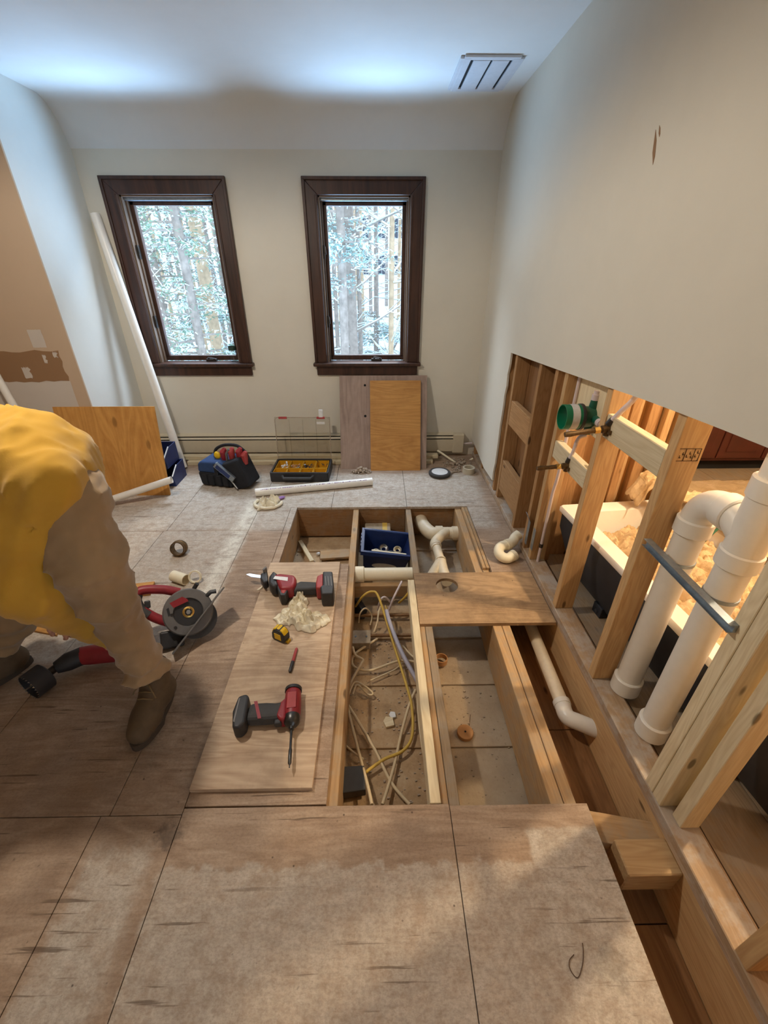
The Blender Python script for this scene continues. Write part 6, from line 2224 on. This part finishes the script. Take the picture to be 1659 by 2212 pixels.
# brown cardboard scraps on the floor under the worker
for (pts, lab) in (([(62, 1355), (88, 1342), (130, 1352), (122, 1372), (70, 1362)], 'brown cardboard scrap lying on the floor under the worker'),):
    P_ = [PZ(x, y, 0.01) for x, y in pts]
    c = sum(P_, Vector()) / len(P_)
    o = G(T(c.x, c.y, 0)).prism([(p.x - c.x, p.y - c.y) for p in reversed(P_)], 0.001, 0.012).obj('cardboard_scrap', 'ply_tan', None, 0)
    tag(o, lab, 'cardboard')
a, b = PZ(292, 1275, 0.01), PZ(325, 1275, 0.01)
o = G(T(a.x, a.y, 0, rz=10)).box((-0.16, -0.05, 0.0005), (0.09, 0.05, 0.02)).obj('wood_offcut', 'ply_tan', None, 0, 0.002)
tag(o, 'flat brown offcut lying behind the circular saw handle', 'board')

# ================================================================== LAMPS
def can_light(x, y, power, label, col=(1.0, 0.91, 0.80), ang=172):
    M = T(x, y, ZC)
    t = thing('recessed_light', label, 'ceiling light', M)
    G(M).lathe([(0.085, 0.0), (0.085, -0.006), (0.062, -0.008), (0.060, 0.0)], None, 32, True).obj('trim_ring', 'vent_white', t, 40)
    G(M).lathe([(0.060, -0.0035), (0.0, -0.0035)], None, 32).obj('lens', 'lamp_disc', t)
    d = bpy.data.lights.new('lamp_light', 'SPOT')
    d.energy = power
    d.color = col
    d.spot_size = R(ang)
    d.spot_blend = 0.3
    d.shadow_soft_size = 0.06
    o = bpy.data.objects.new('lamp_light', d)
    COL.objects.link(o)
    o.parent = t
    o.matrix_basis = T(0, 0, -0.03)


can_light(-1.2, 1.55, 108, 'round recessed ceiling light above the worker')
can_light(-0.35, -0.9, 9, 'round ceiling light added as fill over the whitish plywood sheets')  # added fill lamp behind the camera, brightens the near floor

BM = T(2.05, 1.35, 2.46)
t = thing('bare_bulb_fixture', 'bare warm bulb in a ceiling holder lighting the tub room', 'ceiling light', BM)
G(BM).lathe([(0.06, 0.0), (0.06, -0.02), (0.03, -0.05), (0.0, -0.05)], None, 24).obj('holder', 'vent_white', t, 40)
G(BM).sphere((0, 0, -0.085), 0.035).obj('bulb', 'lamp_disc', t)
d = bpy.data.lights.new('bulb_light', 'POINT')
d.energy = 170
d.color = (1.0, 0.78, 0.52)
d.shadow_soft_size = 0.05
o = bpy.data.objects.new('bulb_light', d)
COL.objects.link(o)
o.parent = t
o.matrix_basis = T(0, 0, -0.17)

# ================================================================== OUTSIDE: snowy woods
GZ = -2.8


def ground_z(x, y):
    return GZ + 0.10 * np.maximum(0, np.asarray(y) - 14) + 0.12 * np.sin(np.asarray(x) * 0.6) * np.sin(np.asarray(y) * 0.35)


X_, Y_ = np.meshgrid(np.linspace(-34, 16, 70), np.linspace(4.2, 62, 80), indexing='ij')
v = np.stack([X_, Y_, ground_z(X_, Y_)], -1).reshape(-1, 3)
f = [(i * 80 + j, (i + 1) * 80 + j, (i + 1) * 80 + j + 1, i * 80 + j + 1) for i in range(69) for j in range(79)]
o = G().add(v, f).obj('snow_ground', 'snow', None, 60)
tag(o, 'snow covered ground of the woods outside the windows', 'snow', kind='stuff')


def bare_tree(px, Y, r, seed, label, group, mat='bark', nb=16, lean_=0.0, H=13.0):
    r_ = np.random.RandomState(seed)
    x = PY(px, 600, Y).x
    z0 = float(ground_z(x, Y)) - 0.1
    M = T(x, Y, z0)
    t = thing('woodland_tree', label, 'tree', M, group)
    path = [(lean_ * k * k * 0.02, 0.05 * math.sin(k), k * H / 8) for k in range(9)]
    G(M).tube(smoothpath(path, 2), r, 9, True, list(np.linspace(r, r * 0.35, 17))).obj('trunk', mat, t)
    g, s = G(M), G(M)
    for k in range(nb):
        h = r_.uniform(0.8, 7.5)
        i = min(int(h / H * 8), 7)
        b0 = Vector(path[i]); b0.z = h
        a = r_.uniform(0, 6.28)
        L = r_.uniform(0.7, 2.0)
        dx, dy = math.cos(a) * L, math.sin(a) * L
        rise = r_.uniform(-0.1, 0.9)
        pts = [b0, b0 + Vector((dx * 0.4, dy * 0.4, rise * 0.35)), b0 + Vector((dx, dy, rise))]
        g.tube(pts, 0.02, 5, True, [r * 0.22, r * 0.14, 0.006])
        s.tube([p + Vector((0, 0, 0.02)) for p in pts], 0.02, 4, True, [0.02, 0.022, 0.01])
        for q in range(3):
            u_ = r_.uniform(0.3, 0.95)
            c = pts[0].lerp(pts[2], u_)
            e = c + Vector((r_.uniform(-0.5, 0.5), r_.uniform(-0.5, 0.5), r_.uniform(-0.1, 0.5)))
            g.tube([c, e], 0.008, 4, True, [0.011, 0.004])
            s.tube([c + Vector((0, 0, 0.012)), e + Vector((0, 0, 0.01))], 0.008, 4, True, [0.012, 0.006])
    g.obj('branches', mat, t)
    s.obj('snow_on_branches', 'needles_snow', t)


def conifer(px, Y, r, seed, label, zlo, zhi, spread, n=34, mat='needles'):
    r_ = np.random.RandomState(seed)
    x = PY(px, 600, Y).x
    z0 = float(ground_z(x, Y)) - 0.1
    M = T(x, Y, z0)
    t = thing('pine_tree', label, 'tree', M)
    G(M).tube([(0, 0, 0), (0.05, 0, 5), (0, 0, 12)], r, 10, True, [r, r * 0.8, r * 0.4]).obj('trunk', 'bark', t)
    br, nd, sn = G(M), G(M), G(M)
    for k in range(n):
        h = r_.uniform(zlo, zhi) - z0
        a = r_.uniform(0, 6.28)
        L = spread * r_.uniform(0.5, 1.0)
        d = Vector((math.cos(a), math.sin(a), 0))
        pts = [Vector((0, 0, h)), Vector((0, 0, h)) + d * L * 0.5 + Vector((0, 0, 0.02)), Vector((0, 0, h)) + d * L - Vector((0, 0, 0.25 * L))]
        br.tube(pts, 0.02, 4, True, [0.03, 0.018, 0.005])
        for q in range(110):
            u_ = r_.uniform(0.15, 1.0)
            c = pts[0].lerp(pts[1], u_ * 2) if u_ < 0.5 else pts[1].lerp(pts[2], u_ * 2 - 1)
            c = c + Vector((r_.normal() * 0.13, r_.normal() * 0.13, r_.normal() * 0.05))
            w = Vector((r_.normal(), r_.normal(), r_.normal() * 0.4 - 0.3)).normalized() * r_.uniform(0.05, 0.11)
            s_ = w.cross(Vector((r_.normal(), r_.normal(), 1))).normalized() * r_.uniform(0.008, 0.018)
            (sn if r_.rand() < 0.5 else nd).add([c - s_, c + s_, c + w + s_ * 0.4, c + w - s_ * 0.4], [(0, 1, 2, 3)])
    br.obj('boughs', 'bark', t)
    tag(nd.obj('needles', mat, t, 0), kind='stuff')
    tag(sn.obj('snow_on_boughs', 'needles_snow', t, 0), kind='stuff')


conifer(400, 9.0, 0.10, 1, 'snow laden pine with drooping boughs beyond the window with the bottle', -0.2, 3.4, 1.5, 40, 'needles')
conifer(335, 12.0, 0.12, 2, 'dark green pine behind the snow laden pine with drooping boughs', -1.8, 4.5, 1.7, 44, 'needles')
conifer(480, 15.0, 0.13, 3, 'bluish pine standing beyond the thick brown trunk outside', -2.2, 2.2, 1.8, 40, 'needles_blue')
conifer(735, 9.5, 0.10, 4, 'bluish pine with only high hanging boughs beyond the window without a bottle', 1.0, 4.2, 1.5, 40, 'needles_blue')
conifer(700, 14.0, 0.12, 5, 'green pine standing beside the thick grey trunk outside', -1.0, 4.0, 1.4, 36, 'needles')
conifer(810, 17.0, 0.09, 6, 'low young bluish pine in front of the cream house', -2.6, 0.3, 1.5, 36, 'needles_blue')
conifer(590, 13.0, 0.12, 7, 'dense green pine outside the wall between the two windows', -2.0, 4.5, 1.7, 40, 'needles')
conifer(960, 13.0, 0.12, 8, 'bluish pine outside the corner with the leaning plywood', -2.0, 4.5, 1.7, 40, 'needles_blue')
bare_tree(440, 10.5, 0.16, 11, 'thick brown trunk in the woods beyond the window with the bottle', None, 'bark_pale', 14, 0.06)
bare_tree(757, 11.0, 0.15, 12, 'thick grey trunk in the woods beyond the window without a bottle', None, 'bark', 12)
bare_tree(846, 11.0, 0.075, 13, 'slim tan trunk standing before the cream house', None, 'bark_pale', 20)
GL = 'bare snow-dusted tree in the woods beyond the windows'
sd = 30
for px, Y, r in ((300, 20, 0.10), (318, 26, 0.12), (352, 17, 0.07), (372, 24, 0.12), (388, 30, 0.14), (415, 19, 0.08), (428, 27, 0.12), (462, 18, 0.09), (478, 25, 0.12), (500, 14, 0.08), (345, 34, 0.15), (455, 36, 0.15),
                 (705, 22, 0.10), (722, 13, 0.07), (732, 28, 0.13), (745, 19, 0.08), (775, 14, 0.08), (782, 24, 0.10), (800, 30, 0.12), (815, 20, 0.06), (862, 26, 0.10), (875, 16, 0.07), (835, 34, 0.13), (768, 36, 0.14),
                 (120, 16, 0.09), (180, 22, 0.11), (230, 13, 0.08), (260, 28, 0.12), (540, 17, 0.09), (575, 24, 0.11), (610, 13, 0.07), (640, 29, 0.12), (670, 18, 0.09), (915, 20, 0.10), (950, 15, 0.08), (990, 26, 0.12), (1040, 18, 0.09), (1100, 23, 0.11), (60, 26, 0.12)):
    sd += 1
    bare_tree(px, Y, r, sd, GL, 'bare trees in the snowy woods', 'bark' if sd % 3 else 'bark_pale', 16)


def shrub(px, py, Y, seed):
    r_ = np.random.RandomState(seed)
    x = PY(px, py, Y).x
    z0 = float(ground_z(x, Y)) - 0.05
    M = T(x, Y, z0)
    t = thing('bare_shrub', 'leafless twiggy shrub dusted with snow under the trees outside', 'shrub', M, 'shrubs in the snowy woods')
    g, s = G(M), G(M)
    for k in range(34):
        a = r_.uniform(0, 6.28)
        L = r_.uniform(0.6, 2.0)
        pts = [Vector((0, 0, 0)), Vector((math.cos(a) * L * 0.3, math.sin(a) * L * 0.3, L * 0.55)), Vector((math.cos(a) * L * 0.8, math.sin(a) * L * 0.8, L * r_.uniform(0.6, 1.0)))]
        g.tube(pts, 0.01, 4, True, [0.016, 0.011, 0.004])
        for q in range(3):
            c = pts[1].lerp(pts[2], r_.rand())
            e = c + Vector((r_.uniform(-0.4, 0.4), r_.uniform(-0.4, 0.4), r_.uniform(-0.05, 0.4)))
            g.tube([c, e], 0.006, 4, True, [0.008, 0.003])
            s.tube([c + Vector((0, 0, 0.01)), e + Vector((0, 0, 0.01))], 0.01, 4, True, [0.013, 0.006])
    g.obj('stems', 'bark', t)
    s.obj('snow_on_stems', 'needles_snow', t)


for i, (px, Y) in enumerate(((320, 15), (360, 13), (390, 16), (450, 15), (490, 13), (420, 21), (340, 22), (715, 15), (740, 18), (790, 14), (830, 16), (865, 14), (850, 22), (770, 22))):
    shrub(px, 700, Y, 60 + i)

hx0, hx1 = PY(792, 600, 48).x, PY(885, 600, 48).x
HM = T((hx0 + hx1) / 2, 48, float(ground_z(0, 48)) - 0.5)
hs = thing('neighbour_house', 'cream house with dark paned windows and a snowy roof beyond the trees', 'house', HM)
w = (hx1 - hx0) / 2 + 1.5
G(HM).box((-w, 0, 0), (w, 7, 6.5)).obj('wall', 'house_siding', hs, 0)
G(HM).prism([(-w - 0.5, 6.5), (w + 0.5, 6.5), (0, 10.0)], -0.5, 7.5, Matrix(((1, 0, 0, 0), (0, 0, 1, 0), (0, 1, 0, 0), (0, 0, 0, 1)))).obj('roof', 'house_roof', hs, 0)
for ix in range(4):
    for iz in range(2):
        x, z = -w + 1.0 + ix * (2 * w - 2.6) / 3, 0.9 + iz * 3.0
        o = G(HM).box((x - 0.08, -0.08, z - 0.08), (x + 0.98, -0.001, z + 1.68)).obj('window', 'vent_white', hs, 0)
        for a in range(2):
            for b in range(3):
                G(HM).box((x + a * 0.46, -0.10, z + b * 0.54), (x + a * 0.46 + 0.42, -0.08, z + b * 0.54 + 0.5)).obj('pane', 'house_window', o, 0)
